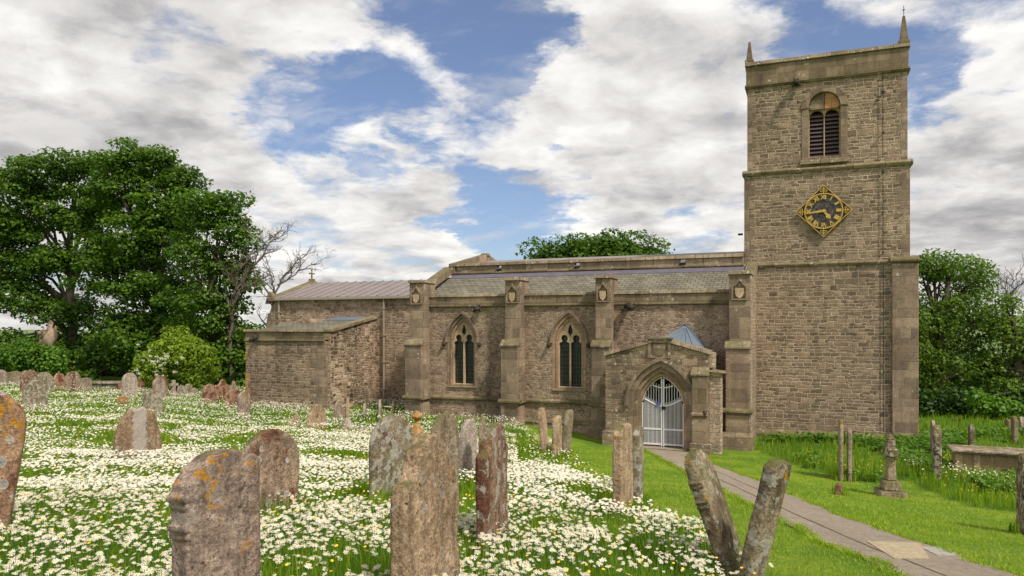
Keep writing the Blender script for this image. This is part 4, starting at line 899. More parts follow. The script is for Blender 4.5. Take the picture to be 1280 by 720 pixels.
# ------------------------------------------------------------------ gravestones
def outline(kind, W, H, r):
    w = W/2; n = 12
    L = [(-w, 0), (w, 0)]
    def arc(cx, cz, rx, rz, a0, a1, n=n): return [(cx+rx*math.cos(a0+(a1-a0)*i/n), cz+rz*math.sin(a0+(a1-a0)*i/n)) for i in range(n+1)]
    if kind == 'round': L += arc(0, H-w, w, w, 0, PI)
    elif kind == 'seg': L += arc(0, H-w*.45, w, w*.45, 0, PI)
    elif kind == 'oval': L += arc(0, H-w*1.35, w, w*1.35, 0, PI, 16)
    elif kind == 'point': L = arch(0, w, 0, H-w*1.25, H, 8)
    elif kind == 'shoulder':
        s = w*.72; L += [(w, H-s-.10), (w-.03, H-s-.04), (s+.02, H-s-.02)]+arc(0, H-s, s, s, 0, PI)+[(-s-.02, H-s-.02), (-w+.03, H-s-.04), (-w, H-s-.10)]
    elif kind == 'notch':
        s = w*.62; hh = H*.16; L += [(w, H-hh-s*.4), (w-.03, H-hh-s*.32), (s+.03, H-hh-s*.25), (s, H-hh)]+arc(0, H-s*.9, s*.96, s*.9, .2, PI-.2)+[(-s, H-hh), (-s-.03, H-hh-s*.25), (-w+.03, H-hh-s*.32), (-w, H-hh-s*.4)]
    elif kind == 'ogee': L += [(w, H*.68), (w*.92, H*.74), (w*.6, H*.78), (w*.4, H*.84), (w*.3, H*.93), (w*.12, H*.99), (0, H), (-w*.12, H*.99), (-w*.3, H*.93), (-w*.4, H*.84), (-w*.6, H*.78), (-w*.92, H*.74), (-w, H*.68)]
    elif kind == 'flat': L += [(w, H*.97), (w*.6, H), (-w*.5, H*.99), (-w, H*.95)]
    elif kind == 'chamfer': L += [(w, H*.93), (w*.8, H*.965), (w*.45, H*.99), (0, H), (-w*.35, H*.985), (-w*.72, H*.93), (-w, H*.86)]
    elif kind == 'irreg': L += [(w, H*.42), (w*.86, H*.62), (w*.66, H*.86), (w*.40, H*.93), (w*.16, H), (-w*.05, H*.95), (-w*.3, H*.97), (-w*.62, H*.84), (-w*.9, H*.62), (-w, H*.4)]
    elif kind == 'tri': L = [(-w, 0), (w, 0), (w*.95, H*.25), (w*.55, H*.8), (w*.38, H), (w*.15, H*.93), (-w*.5, H*.55), (-w, H*.3)]
    elif kind == 'ragged': L += [(w, H*.86), (w*.8, H*.92), (w*.45, H*.97), (w*.2, H), (-w*.1, H*.96), (-w*.4, H*.98), (-w*.7, H*.9), (-w, H*.84)]
    elif kind == 'rslope': L += [(w*1., H*.78), (w*.9, H*.86), (w*.6, H*.94), (w*.2, H), (-w*.5, H*.985), (-w*.85, H*.95), (-w, H*.9)]
    elif kind == 'twin': L += arc(w*.5, H-w*.45, w*.5, w*.45, 0, PI, 8)+arc(-w*.5, H-w*.55, w*.5, w*.45, 0, PI, 8)
    elif kind == 'hump':   # broken-shouldered crown
        L += [(w, H*.80), (w*.9, H*.83), (w*.78, H*.84), (w*.74, H*.88)]+arc(w*.08, H*.90, w*.62, H*.10, .1, PI-.2, 10)+[(-w*.62, H*.90), (-w*.72, H*.87), (-w*.80, H*.82), (-w, H*.80)]
    return [(a, b) for a, b in L]
def view_phi(x, y, ax, ay):      # angle between direction (ax,ay) and the line to the camera
    l = math.hypot(x, y); c = (-x*ax-y*ay)/l; return max(-1, min(1, c))
def make_slab(kind, W, H, T, near, seed, bands=False, sink=.35, rough=1., m='grey'):
    lp = outline(kind, W, H, None); zmin = min(b for a, b in lp); lp = [(a, b-sink if b < .001 else b) for a, b in lp]
    bv = min(.018, T*.2)
    me = plate_mesh([lp], -T/2, T/2, bv)
    if bands:   # moulded side of a tall headstone: capital bands on the edge
        ms = [me]
        for z, p, h in ((H*.80, .020, .030), (H*.765, .010, .018), (H*.66, .016, .026), (H*.62, .008, .02)):
            b = MB()
            b.box(-W/2-p, -W/2+.05, -T/2-.004, T/2+.004, z-h/2, z+h/2); ms.append(b.mesh())
        b = MB(); b.tube([(-W/2+.05, -T/2, -.3), (-W/2+.05, -T/2, H*.80)], .016, 8); ms.append(b.mesh())
        me = join_meshes(ms)
    vox = .011 if bands else .016 if near < 9 else (.022 if near < 14 else .035)
    if near < 24:
        o = D.objects.new('t', me); COL.objects.link(o); md = o.modifiers.new('r', 'REMESH'); md.mode = 'VOXEL'; md.voxel_size = vox
        dg = bpy.context.evaluated_depsgraph_get(); dg.update(); me2 = D.meshes.new_from_object(o.evaluated_get(dg)); D.objects.remove(o); me = me2
        off = Vector((seed*3.1, seed*1.7, seed*.9)); me.update()
        n = len(me.vertices); nrm = [v.normal.copy() for v in me.vertices]
        for v, nn in zip(me.vertices, nrm):
            p = v.co; big = mnoise.noise(p*3.2+off); sm = mnoise.noise(p*13+off); fl = mnoise.noise(p*34+off)
            edge = max(0., (p.z/H-.72))/.28; edge2 = max(0., abs(p.x)/(W/2)-.86)/.14
            d = (big*.010+sm*.005+fl*.0022)*rough-(edge+edge2*.5)*max(0., sm+.12)*.022*rough
            v.co = p+nn*d
        for p in me.polygons: p.use_smooth = True
        me.update()
    me.materials.clear(); me.materials.append(G[m]); return me
def gravestone(label, px, base, top, wpx, kind='round', rot=0., m='grey', T=.11, lean=0., pitch=0., fp=None, W=None, group=None, name='gravestone', cat='gravestone', sink=.35, bands=False, rough=1., H=None, seed=None):
    if fp is None: x, y, fp = hit(px, base)
    else: x, y = at_depth(px, fp)
    z = g(x, y); ppm = FPX/fp; a = math.radians(rot); nx_, ny_ = math.cos(a), math.sin(a)
    ztop = CZ-(top-HY)*fp/FPX
    if H is None: H = (ztop-z)/max(.7, math.cos(math.radians(lean)))
    cphi = abs(view_phi(x, y, nx_, ny_)); sphi = math.sqrt(1-cphi*cphi)
    if W is None: W = min(1.05, max(.26, (wpx/ppm-T*sphi)/max(cphi, .2)))
    me = make_slab(kind, W, H, T, fp, seed or (px*.37 % 50), bands, sink, rough, m)
    o = D.objects.new(name, me); COL.objects.link(o); o.location = (x, y, z)
    o.rotation_euler = (Matrix.Rotation(a+PI/2, 4, 'Z') @ Matrix.Rotation(math.radians(lean), 4, 'Y') @ Matrix.Rotation(math.radians(pitch), 4, 'X')).to_euler()
    PLACED.append((x, y, W, a+PI/2, T)); tag(o, label, cat, group or 'gravestones of the churchyard'); return o
PLACED = []
GS = gravestone
# -- foreground, the large ones
GS('leaning gravestone cut by the left edge of the photo, blotched orange and white', -52, 652, 482, 84, 'round', -46, 'roundels', .13, lean=8, fp=6.6, W=.72, H=1.45).data.materials[0] = grave_mat('stone_orange_roundels', (.19, .13, .09), (.30, .20, .14), .35, .75, .1, .4, 1., .3)
GS('big smooth grey foreground gravestone with orange lichen on its chamfered top and a moulded side', 272, 800, 562, 108, 'chamfer', -8, 'greyorange', .15, fp=4.35, W=.52, bands=True, rough=.45)
GS('broad red-topped gravestone with big round white lichen spots, directly behind the smooth grey one', 335, 650, 536, 82, 'round', -8, 'roundels', .12, lean=3, W=.86)
GS('tall pinkish foreground gravestone with mossy orange stepped top, nearest one in the centre', 533, 800, 541, 92, 'notch', 2, 'tan', .13, fp=5.0, W=.80, rough=2.1)
GS('reddish-brown gravestone splashed with long white lichen, right of the pinkish foreground stone', 616, 697, 530, 56, 'hump', 8, 'redlichen', .10, W=.80, rough=1.4)
GS('tall grey round-headed gravestone with narrow dark side, left of the orange lichened urn', 490, 628, 517, 52, 'round', -10, 'lichen', .10, W=.88)
o1_ = GS('mossy round-topped gravestone showing just behind the pinkish foreground stone', 556, 640, 516, 28, 'round', 0, 'moss', .10, fp=8.2, W=.55)
GS('smooth pale grey gravestone leaning right with an orange lichen tip', 584, 606, 524, 22, 'oval', -5, 'smooth', .10, lean=3, W=.50)
GS('thin pointed mossy stone edge rising behind the reddish-brown gravestone', 603, 612, 519, 10, 'point', 12, 'moss', .06, W=.40, fp=12.6)
GS('left stone of the pair standing edge-on before the church gate, with dark mossy cap', 779, 648, 528, 22, 'seg', -2, 'tan', .13, W=.62)
GS('right stone of the pair standing edge-on before the church gate, speckled with lichen', 798, 634, 532, 16, 'seg', 4, 'lichen', .10, W=.55)
def free_stone(label, px, fp, z0, H, W, T, kind, m, lean, yaw, pitch=0, rough=1.3, sink=.4, bands=False):
    x, y = at_depth(px, fp); me = make_slab(kind, W, H, T, fp, px*.31, bands, sink=sink, rough=rough, m=m)
    o = D.objects.new('gravestone', me); COL.objects.link(o); o.location = (x, y, g(x, y)+z0)
    o.rotation_euler = (Matrix.Rotation(math.radians(pitch), 4, 'Y') @ Matrix.Rotation(math.radians(yaw), 4, 'Z') @ Matrix.Rotation(math.radians(lean), 4, 'X')).to_euler()
    return tag(o, label, 'gravestone', 'gravestones of the churchyard')
# the pair leaning apart like a V beside the path: seen nearly edge-on, so the lean is about their own width axis
free_stone('left stone of the V-shaped leaning pair beside the path, carved shoulder at its top', 926, 6.6, 0, 1.26, .46, .12, 'rslope', 'crusted', 0, 80, -19, .7, .4, True)
free_stone('right stone of the V-shaped leaning pair beside the path, crusted black and white', 932, 6.3, 0, 1.20, .27, .12, 'flat', 'crusted', 0, 62, 13, .7)
# -- middle distance
GS('left stone of the trio leaning together on the lawn below the second window', 682, 556, 509, 12, 'seg', 6, 'tan', .12, lean=0, W=.70, fp=21.9).rotation_euler.rotate_axis('X', math.radians(-6))
GS('middle short stone of the trio leaning together on the lawn below the second window', 696, 565, 520, 16, 'flat', 4, 'tan', .14, W=.66, fp=20.4)
GS('right stone of the trio leaning together on the lawn below the second window', 706, 557, 511, 10, 'seg', 0, 'moss', .12, W=.60, fp=21.4).rotation_euler.rotate_axis('X', math.radians(6))
GS('large irregular gravestone with a broad pale lichen stripe down its middle, in the daisies', 172, 584, 507, 62, 'irreg', -6, 'striped', .13, rough=1.5)
GS('lichen-crusted pinkish gravestone leaning left behind the pale-striped stone', 192, 521, 488, 22, 'rslope', 0, 'lichen', .12, lean=-5, rough=1.5)
GS('pale lichened round-topped gravestone in front of the row by the left bushes', 44, 516, 475, 28, 'oval', 0, 'lichen', .11)
GS('small half-sunk stone with an orange lichen top among the daisies', 153, 509, 495, 14, 'seg', 0, 'orangeall', .14)
GS('slim grey gravestone with an orange lichen patch, nearest one beside the vestry wall', 305, 525, 489, 16, 'round', 0, 'greyorange', .10)
GS('plain broad brown gravestone behind the slim orange-patched one', 292, 510, 487, 20, 'seg', 0, 'red', .12)
GS('red-headed round gravestone with a whitish foot, left of the pointed red one', 262, 505, 480, 17, 'round', 0, 'red', .12, rough=.6)
GS('narrow-necked reddish gravestone with pointed shoulders near the vestry', 278, 503, 474, 17, 'ogee', 0, 'red', .12)
GS('small pointed ogee gravestone just left of the vestry corner', 292, 497, 476, 11, 'ogee', 0, 'grey', .1, fp=36)
GS('grey round-headed gravestone, tallest of the back row left of the light green shrub', 162, 500, 466, 18, 'round', 0, 'smooth', .14)
GS('low reddish gravestone tucked left behind the tall grey round-headed one', 152, 491, 477, 9, 'rslope', 0, 'red', .1)
GS('squat brown gravestone tucked right behind the tall grey round-headed one', 175, 491, 474, 11, 'seg', 0, 'red', .1)
GS('tall rounded gravestone standing behind the leaning pinkish one', 199, 503, 472, 16, 'round', 0, 'grey', .11)
GS('reddish round-topped gravestone farthest back near the light green shrub', 200, 492, 469, 18, 'round', 0, 'red', .1, fp=38)
GS('pale twin-humped gravestone at the foot of the light green shrub', 231, 494, 480, 18, 'twin', 0, 'lichen', .1, fp=38)
GS('tiny pale stone at the right foot of the light green shrub', 243, 494, 485, 8, 'round', 0, 'grey', .1, fp=38.5)
GS('dark gravestone with a ragged broken top in the far left row', 36, 500, 462, 19, 'ragged', 0, 'redlichen', .12, fp=32)
GS('rounded lichened gravestone behind the pale one in the far left row', 55, 492, 465, 22, 'round', 4, 'lichen', .11, fp=35)
GS('red-brown rounded gravestone of the far left row, alone on its patch of daisies', 74, 486, 466, 14, 'oval', 0, 'red', .11, fp=38)
GS('tallest rounded gravestone of the far left row with a red rim', 91, 492, 464, 18, 'round', 0, 'roundels', .11, fp=37)
GS('small sloping gravestone at the right end of the far left row', 107, 487, 472, 14, 'rslope', 0, 'grey', .11, fp=38)
GS('low wide mossy gravestone in the grass at the far left', 18, 481, 464, 20, 'seg', 0, 'moss', .12, fp=41)
GS('partly cut-off gravestone at the far left edge of the back row', 1, 482, 462, 14, 'round', 0, 'grey', .12, fp=40)
GS('small triangular fallen-looking stone leaning left in front of the vestry', 368, 536, 517, 24, 'tri', 0, 'tan', .1, rough=.8, W=.85)
GS('leaning gravestone with a mossy yellow pointed top in front of the vestry', 395, 540, 505, 24, 'point', 0, 'tan', .12, lean=5)
GS('low gravestone half hidden behind the white stone cross', 424, 523, 500, 14, 'round', 10, 'grey', .10, fp=31)
GS('short round-topped gravestone against the chancel wall, left of the drainpipe', 456, 524, 503, 14, 'round', 30, 'grey', .10, fp=32)
GS('taller round-topped gravestone against the chancel wall, at the foot of the drainpipe', 475, 524, 499, 15, 'round', 30, 'grey', .10, fp=32)
GS('dark slate pointed gravestone at the foot of the leftmost aisle buttress', 491, 523, 501, 13, 'point', 30, 'dark', .08, fp=31)
# -- right-hand side: seen almost edge-on
GS('left one of two slender edge-on stones in the long grass left of the pillar cross', 1051, 584, 523, 6, 'point', 2, 'moss', .11, W=.55, fp=22)
GS('right one of two slender edge-on stones in the long grass left of the pillar cross', 1062, 583, 536, 7, 'seg', -2, 'grey', .13, W=.5, fp=22)
GS('small broken reddish stub at the foot of the two slender edge-on stones', 1049, 602, 588, 9, 'ragged', -20, 'red', .16, W=.22, fp=18.8, H=.30)
GS('thick jagged edge-on gravestone between the pillar cross and the chest tomb', 1171, 588, 531, 10, 'ragged', -4, 'bark', .20, W=.65, fp=22, rough=2.)
GS('thin upright edge-on stone just behind the thick jagged one', 1166, 570, 525, 5, 'round', 0, 'grey', .1, W=.5, fp=26)
GS('edge-on stone standing right behind the left end of the chest tomb', 1214, 565, 530, 7, 'rslope', -3, 'bark', .14, W=.6, fp=26.5)
GS('dark foreground gravestone cut by the right edge of the photo', 1281, 668, 566, 18, 'oval', -2, 'bark', .16, W=.6, fp=13.2)
for i, (px, b, t, w, f, l) in enumerate([(1196, 545, 521, 5, 34, 'first distant edge-on stone right of the tower'), (1205, 543, 523, 5, 36, 'second distant edge-on stone right of the tower, close beside the first'),
        (1221, 545, 526, 4, 36, 'tiny distant edge-on stone in the middle of the row right of the tower'), (1231, 545, 525, 5, 35, 'distant stone with a dark stripe, fourth in the row right of the tower'),
        (1260, 552, 524, 6, 31, 'edge-on stone left of the tallest far-right post'), (1268, 560, 520, 7, 28, 'tallest edge-on stone at the far right behind the chest tomb'), (1277, 553, 521, 6, 30, 'edge-on stone at the far right edge behind the chest tomb')]):
    GS(l, px, b, t, w, ['round', 'point', 'seg', 'round', 'rslope', 'ragged', 'point'][i], (-4, 6, 0, -8, 3, 0, -5)[i], ['bark', 'grey', 'grey', 'bark', 'moss', 'moss', 'grey'][i], .13, W=.55, fp=f)
# -- crosses, urn, tombs
def thing(name, label, cat, x, y, rz=0, group=None, dz=0.):
    return tag(empty(name, (x, y, g(x, y)+dz), rz), label, cat, group)
# pillar cross on a stepped base
x, y, f = hit(1113, 620); H = 1.50
t_ = thing('stone_cross', 'mossy pillar cross with stepped base on the lawn right of the path', 'grave cross', x, y, PI/2+.18)
mb = MB(); mb.box(-.33, .33, -.33, .33, -.2, .17); mb.box(-.22, .22, -.21, .21, .17, .42); b_ = mb.build('base', G['moss'], t_, False, .025, True)
mb = MB(); mb.hexa([(-.13, -.12, .42), (.13, -.12, .42), (.13, .12, .42), (-.13, .12, .42)], [(-.10, -.09, 1.05), (.10, -.09, 1.05), (.10, .09, 1.05), (-.10, .09, 1.05)]); mb.build('shaft', G['moss'], t_, False, .02, True)
mb = MB(); mb.box(-.30, .30, -.115, .115, 1.06, 1.27); mb.box(-.105, .105, -.105, .105, 1.0, 1.48); mb.hexa([(-.10, -.1, 1.48), (.1, -.1, 1.48), (.1, .1, 1.48), (-.1, .1, 1.48)], [(-.05, -.05, 1.62), (.05, -.05, 1.62), (.05, .05, 1.62), (-.05, .05, 1.62)]); mb.box(-.16, .16, -.14, .14, .98, 1.05)
mb.build('cross_head', G['bark'], t_, False, .025, True)
# white cross on a tapered base with a kerbed grave
x, y, f = hit(434, 541)
t_ = thing('stone_cross', 'slender pale stone cross on a tapered foot in the daisies before the vestry', 'grave cross', x, y, PI/2-.5)
mb = MB(); mb.hexa([(-.26, -.2, -.2), (.26, -.2, -.2), (.26, .2, -.2), (-.26, .2, -.2)], [(-.09, -.08, .55), (.09, -.08, .55), (.09, .08, .55), (-.09, .08, .55)]); mb.build('base', G['smooth'], t_, False, .02, True)
mb = MB(); mb.box(-.07, .07, -.05, .05, .55, 1.32); mb.box(-.25, .25, -.045, .045, .94, 1.07); mb.build('cross_head', G['tan'], t_, False, .012, True)
x, y, f = hit(452, 541); mb = MB(); mb.box(-.95, .95, -.36, -.26, -.15, .20); mb.box(-.95, .95, .26, .36, -.15, .20); mb.box(-.95, -.85, -.26, .26, -.15, .2); mb.box(.85, .95, -.26, .26, -.15, .2)
o = mb.build('grave_kerb', G['smooth'], None, False, .02); o.location = (x, y, g(x, y)); o.rotation_euler[2] = .3; tag(o, 'low grey kerb frame of a grave right of the slender pale cross', 'grave kerb')
mb = MB(); mb.prismy([(-.10, .9), (.10, .9), (.16, 1.04), (.09, 1.18), (0, 1.22), (-.09, 1.18), (-.16, 1.04)], -.05, .05)
# far small cross by the shrub
x, y = at_depth(217, 37.5); t_ = thing('stone_cross', 'small weathered cross at the foot of the light green shrub', 'grave cross', x, y, PI/2)
mb = MB(); mb.hexa([(-.25, -.2, -.2), (.25, -.2, -.2), (.25, .2, -.2), (-.25, .2, -.2)], [(-.10, -.09, .38), (.10, -.09, .38), (.10, .09, .38), (-.10, .09, .38)]); mb.build('base', G['grey'], t_, False, .02, True)
mb = MB(); mb.box(-.09, .09, -.06, .06, .38, .92); mb.box(-.27, .27, -.055, .055, .62, .76); mb.build('cross_head', G['grey'], t_, False, .015, True)
# urn monument
x, y = at_depth(521, 11.9); zt = CZ-(515-HY)*11.9/FPX; zb = g(x, y); Hh = zt-zb
t_ = thing('urn_monument', 'slim grey monument topped by an orange-lichened urn, between two foreground gravestones', 'grave monument', x, y, .5)
mb = MB(); mb.box(-.17, .17, -.17, .17, -.2, .16); mb.hexa([(-.11, -.11, .16), (.11, -.11, .16), (.11, .11, .16), (-.11, .11, .16)], [(-.085, -.085, Hh-.36), (.085, -.085, Hh-.36), (.085, .085, Hh-.36), (-.085, .085, Hh-.36)]); mb.build('pillar', G['smooth'], t_, False, .015, True)
mb = MB(); mb.lathe([(r_*.68, Hh+(z_)*.80) for r_, z_ in ((.16, -.46), (.165, -.42), (.12, -.33), (.055, -.22), (.05, -.17), (.08, -.14), (.125, -.11), (.13, -.07), (.10, -.055), (.085, -.03), (.03, -.01), (.025, .01), (.005, .03))], (0, 0, 0), 16)
mb.build('urn', G['orangeall'], t_, True, 0, True)
# chest tomb
x0, y0, f0 = hit(1192, 592); dx_, dy_ = math.cos(math.radians(8)), math.sin(math.radians(8))
t_ = thing('chest_tomb', 'rectangular stone chest tomb with a thin overhanging slab in long grass at the right', 'tomb', x0+dx_*1.15, y0+dy_*1.15+.3, math.radians(-1))
mb = MB(); mb.box(-1.05, 1.05, -.42, .42, -.3, .66); mb.build('chest', masonry('tomb_panel', 2., 2., .003, [(0, (.20, .16, .10)), (1, (.26, .21, .14))], (.1, .09, .06), .01, .02, .4, lichen=.1), t_, False, .015, True)
mb = MB()
for a in (-1.06, -.60, .60, .88): mb.box(a, a+.17, -.45, .45, -.3, .67)
mb.build('pilaster', G['tan'], t_, False, .01, True)
mb = MB(); mb.box(-1.20, 1.20, -.58, .58, .72, .80); mb.box(-1.15, 1.15, -.53, .53, .67, .72); mb.build('top_slab', G['grey'], t_, False, .02, True)
# low table tomb at far left
x, y = at_depth(132, 40); t_ = thing('table_tomb', 'low pale flat tomb at the edge of the trees, right of the far left row', 'tomb', x, y, .35)
mb = MB(); mb.box(-.8, .8, -.35, .35, -.3, .42); mb.build('chest', G['lichen'], t_, False, .02, True)
mb = MB(); mb.box(-.92, .92, -.45, .45, .42, .52); mb.build('top_slab', G['lichen'], t_, False, .02, True)
# ------------------------------------------------------------------ trees
def rot_frames(n, r):
    """random orthonormal pairs perpendicular to n (N,3)"""
    a = r.normal(size=n.shape); t = np.cross(n, a); t /= np.linalg.norm(t, axis=1, keepdims=True)+1e-9; b = np.cross(n, t); return t, b
def leaves_mesh(name, clumps, dens, size, r, up=.55, shell=.55):
    """clumps: list of (cx,cy,cz,rx,ry,rz). every clump gets dens leaves per m^2 of its surface"""
    P = []; Nn = []; S = []
    for c in clumps:
        cx, cy, cz, rx, ry, rz = c; area = 4*PI*((rx*ry)**1.6/3+(rx*rz)**1.6/3+(ry*rz)**1.6/3)**(1/1.6); n = max(12, int(area*dens))
        d = r.normal(size=(n, 3)); d[:, 2] += .25; d /= np.linalg.norm(d, axis=1, keepdims=True)
        rad = shell+(1-shell)*r.random(n)**.6; rad *= 1+.18*np.sin(d[:, 0]*7+cx)*np.sin(d[:, 1]*6+cy)
        p = d*rad[:, None]*np.array([rx, ry, rz])+np.array([cx, cy, cz]); P.append(p)
        nn = d*(1-up)+np.array([0, 0, up])+r.normal(size=(n, 3))*.42; Nn.append(nn); S.append(size*r.uniform(.6, 1.3, n))
    P = np.concatenate(P); Nn = np.concatenate(Nn); S = np.concatenate(S); Nn /= np.linalg.norm(Nn, axis=1, keepdims=True)
    t, b = rot_frames(Nn, r); n = len(P)
    # five-cornered leaf spray, slightly folded
    k = [(-.55, 0, 0), (0, -.42, .07), (.6, -.05, -.03), (.1, .45, .06)]
    co = np.stack([P+S[:, None]*(t*a+b*c+Nn*h) for a, c, h in k], 1).reshape(-1, 3)
    idx = np.arange(n*4); return np_mesh(name, co, np.full(n, 4), idx)
def limb_path(a, b, r, sag=.12, n=6):
    a = Vector(a); b = Vector(b); L = (b-a).length; o = Vector((r.uniform(-1, 1), r.uniform(-1, 1), 0))*L*.08
    return [a.lerp(b, i/n)+Vector((0, 0, L*sag*math.sin(PI*i/n)*.6))+o*math.sin(PI*i/n)+Vector((r.uniform(-1, 1), r.uniform(-1, 1), r.uniform(-.5, .5)))*L*.018 for i in range(n+1)]
def tree(label, px, fp, ellipses, leaf, dens, lsize, trunk_r=.45, clump=1.3, nclump=None, seed=1, name='tree', group=None, flat_=.55, lean=0., trunk_top=.55, cover=1., depth_f=.9, limbs=16, cat='tree', fillin=.25, up=.55):
    """ellipses: crown lobes (px, py, rx px, ry px) at the tree's own distance; clumps of leaves are grown over each lobe in depth"""
    r = np.random.default_rng(seed); rr = random.Random(seed); s = fp/FPX
    X0, Y0 = at_depth(px, fp); z0 = g(X0, Y0); root = tag(empty(name, (X0, Y0, z0)), label, cat, group)
    R_ = np.array([CS, SN, 0]); F_ = np.array([-SN, CS, 0]); clumps = []
    for (ex, ey, rx, ry) in ellipses:
        c = R_*(ex-640)*s+F_*fp+np.array([0, 0, CZ-(ey-HY)*s]); a, b = rx*s, ry*s; dd = (a+b)/2*depth_f
        n = nclump or int(cover*(a*b*4+a*dd*4+b*dd*4)/(clump**2)*.75)
        for i in range(max(n, 3)):
            d = r.normal(size=3); d /= np.linalg.norm(d); q = 1-.62*r.random()**2 if r.random() > fillin else r.random()*.75
            q = max(.1, q-.12); cc = c+R_*d[0]*a*q+F_*d[1]*dd*q+np.array([0, 0, d[2]*b*q]); m_ = clump*r.uniform(.55, 1.15)
            if cc[2] < z0+.3: cc[2] = z0+.3+r.random()
            clumps.append((cc[0], cc[1], cc[2], m_, m_, m_*flat_*r.uniform(.8, 1.3)))
    cl = np.array(clumps)
    me = leaves_mesh('crown', clumps, dens, lsize, r, up); link('crown', me, leaf, root)
    # trunk and limbs
    zt = z0+(cl[:, 2].max()-z0)*trunk_top; T0 = Vector((X0, Y0, z0-.4)); T1 = Vector((X0+lean, Y0, zt)); mb = MB()
    tp = limb_path(T0, T1, rr, 0, 8); mb.tube(tp, [trunk_r*(1.25 if i == 0 else 1-.65*i/8) for i in range(9)], 12)
    mb.build('trunk', M['bark'], root, True)
    mb = MB(); order = list(range(len(cl))); rr.shuffle(order); order = sorted(order[:limbs], key=lambda i: cl[i, 2])
    for i in order:
        tgt = cl[i, :3]; f = min(.95, max(.25, (tgt[2]-z0)/(zt-z0)*.62+rr.uniform(-.08, .05))); k = f*8; a = tp[int(k)].lerp(tp[min(8, int(k)+1)], k-int(k))
        pth = limb_path(a, tgt, rr, .1); r0 = trunk_r*(.42-.2*f); mb.tube(pth, [r0*(1-.85*j/6)+.015 for j in range(7)], 7)
        for _ in range(3):
            j = order[rr.randrange(len(order))]; near = min(range(len(cl)), key=lambda q: (cl[q, 0]-pth[4].x)**2+(cl[q, 1]-pth[4].y)**2+(cl[q, 2]-pth[4].z)**2+rr.random()*8)
            mb.tube(limb_path(pth[rr.choice((3, 4, 5))], cl[near, :3], rr, .05, 4), [r0*.3+.01, r0*.25+.01, r0*.2+.01, r0*.12+.01, .012], 5)
    mb.build('limbs', M['bark'], root, True)
    return root
T_ = 'trees around the churchyard'
tree('broad dark sycamore with a round crown at the far left, sky showing through its limbs', 98, 52, [(35, 232, 48, 42), (80, 215, 58, 26), (30, 290, 42, 38), (70, 330, 50, 26), (18, 372, 34, 26), (75, 385, 50, 28), (60, 440, 70, 32), (120, 250, 34, 30), (120, 300, 28, 50), (72, 262, 36, 26), (108, 278, 24, 24), (25, 335, 40, 24), (8, 300, 34, 30), (-30, 330, 40, 60), (-20, 262, 40, 45), (0, 425, 25, 16)],
     M['leaf_syc'], 17., .21, .42, 1.15, seed=3, group=T_, lean=-.6, fillin=.10, cover=.90, flat_=.42, trunk_top=.78, limbs=26)
tree('tallest sycamore with a domed crown, in the middle of the left group', 195, 50, [(165, 205, 55, 27), (205, 222, 42, 34), (150, 250, 50, 40), (195, 285, 62, 48), (226, 226, 26, 26), (232, 262, 26, 30), (150, 340, 60, 45), (205, 370, 58, 50), (165, 425, 62, 45), (215, 440, 50, 36), (130, 455, 42, 24)],
     M['leaf_syc'], 17., .21, .62, 1.15, seed=8, group=T_, fillin=.12, cover=.95, flat_=.42, limbs=20)
tree('lower sycamore leaning over the vestry, right-hand tree of the left group', 268, 47, [(262, 258, 42, 30), (285, 262, 26, 20), (300, 350, 24, 26), (292, 290, 26, 30), (250, 310, 44, 42), (288, 335, 22, 26), (250, 380, 45, 42), (282, 400, 36, 30), (290, 432, 42, 38), (255, 440, 46, 34), (305, 462, 26, 22), (316, 420, 14, 16)],
     M['leaf_syc'], 17., .20, .5, 1.05, seed=12, group=T_, fillin=.12, cover=.9, flat_=.42, limbs=18)
tree('dark rounded tree whose crown shows above the nave parapet', 752, 62, [(770, 318, 52, 26), (822, 326, 34, 20), (735, 320, 50, 26), (688, 328, 40, 22), (760, 345, 90, 30), (760, 400, 70, 60)],
     M['leaf_syc'], 15., .24, .6, 1.4, seed=21, group=T_, fillin=.15, cover=1., limbs=12)
tree('loose leafy ash tree close behind the right side of the tower', 1185, 38, [(1168, 336, 32, 27), (1208, 344, 36, 30), (1160, 326, 18, 16), (1165, 395, 36, 40), (1212, 400, 40, 40), (1180, 455, 46, 40), (1165, 495, 30, 26), (1225, 462, 36, 34), (1225, 365, 18, 14), (1150, 430, 26, 50)],
     M['leaf_mid'], 22., .14, .30, .72, seed=31, group=T_, flat_=.7, fillin=.08, cover=.80, limbs=34, trunk_top=.85, up=.3)
tree('smaller leafy tree at the right edge of the photo, thin twigs at its top', 1264, 37, [(1250, 400, 26, 30), (1282, 420, 28, 38), (1262, 455, 32, 36), (1240, 485, 30, 30), (1290, 480, 28, 40), (1262, 378, 14, 12), (1310, 430, 30, 40)],
     M['leaf_mid'], 22., .14, .28, .70, seed=37, group=T_, flat_=.7, fillin=.08, cover=.8, limbs=28, trunk_top=.85, up=.3)
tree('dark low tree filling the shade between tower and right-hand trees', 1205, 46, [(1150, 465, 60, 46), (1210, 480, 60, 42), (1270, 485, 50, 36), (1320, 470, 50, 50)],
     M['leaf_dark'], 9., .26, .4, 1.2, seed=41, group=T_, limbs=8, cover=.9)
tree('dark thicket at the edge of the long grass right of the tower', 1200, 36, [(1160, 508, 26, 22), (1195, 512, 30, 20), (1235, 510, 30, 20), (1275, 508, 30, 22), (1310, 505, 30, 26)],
     M['leaf_dark'], 16., .17, .15, .65, seed=45, name='shrub', group='bushes along the churchyard edge', limbs=10, cover=.9, cat='shrub', flat_=.7)
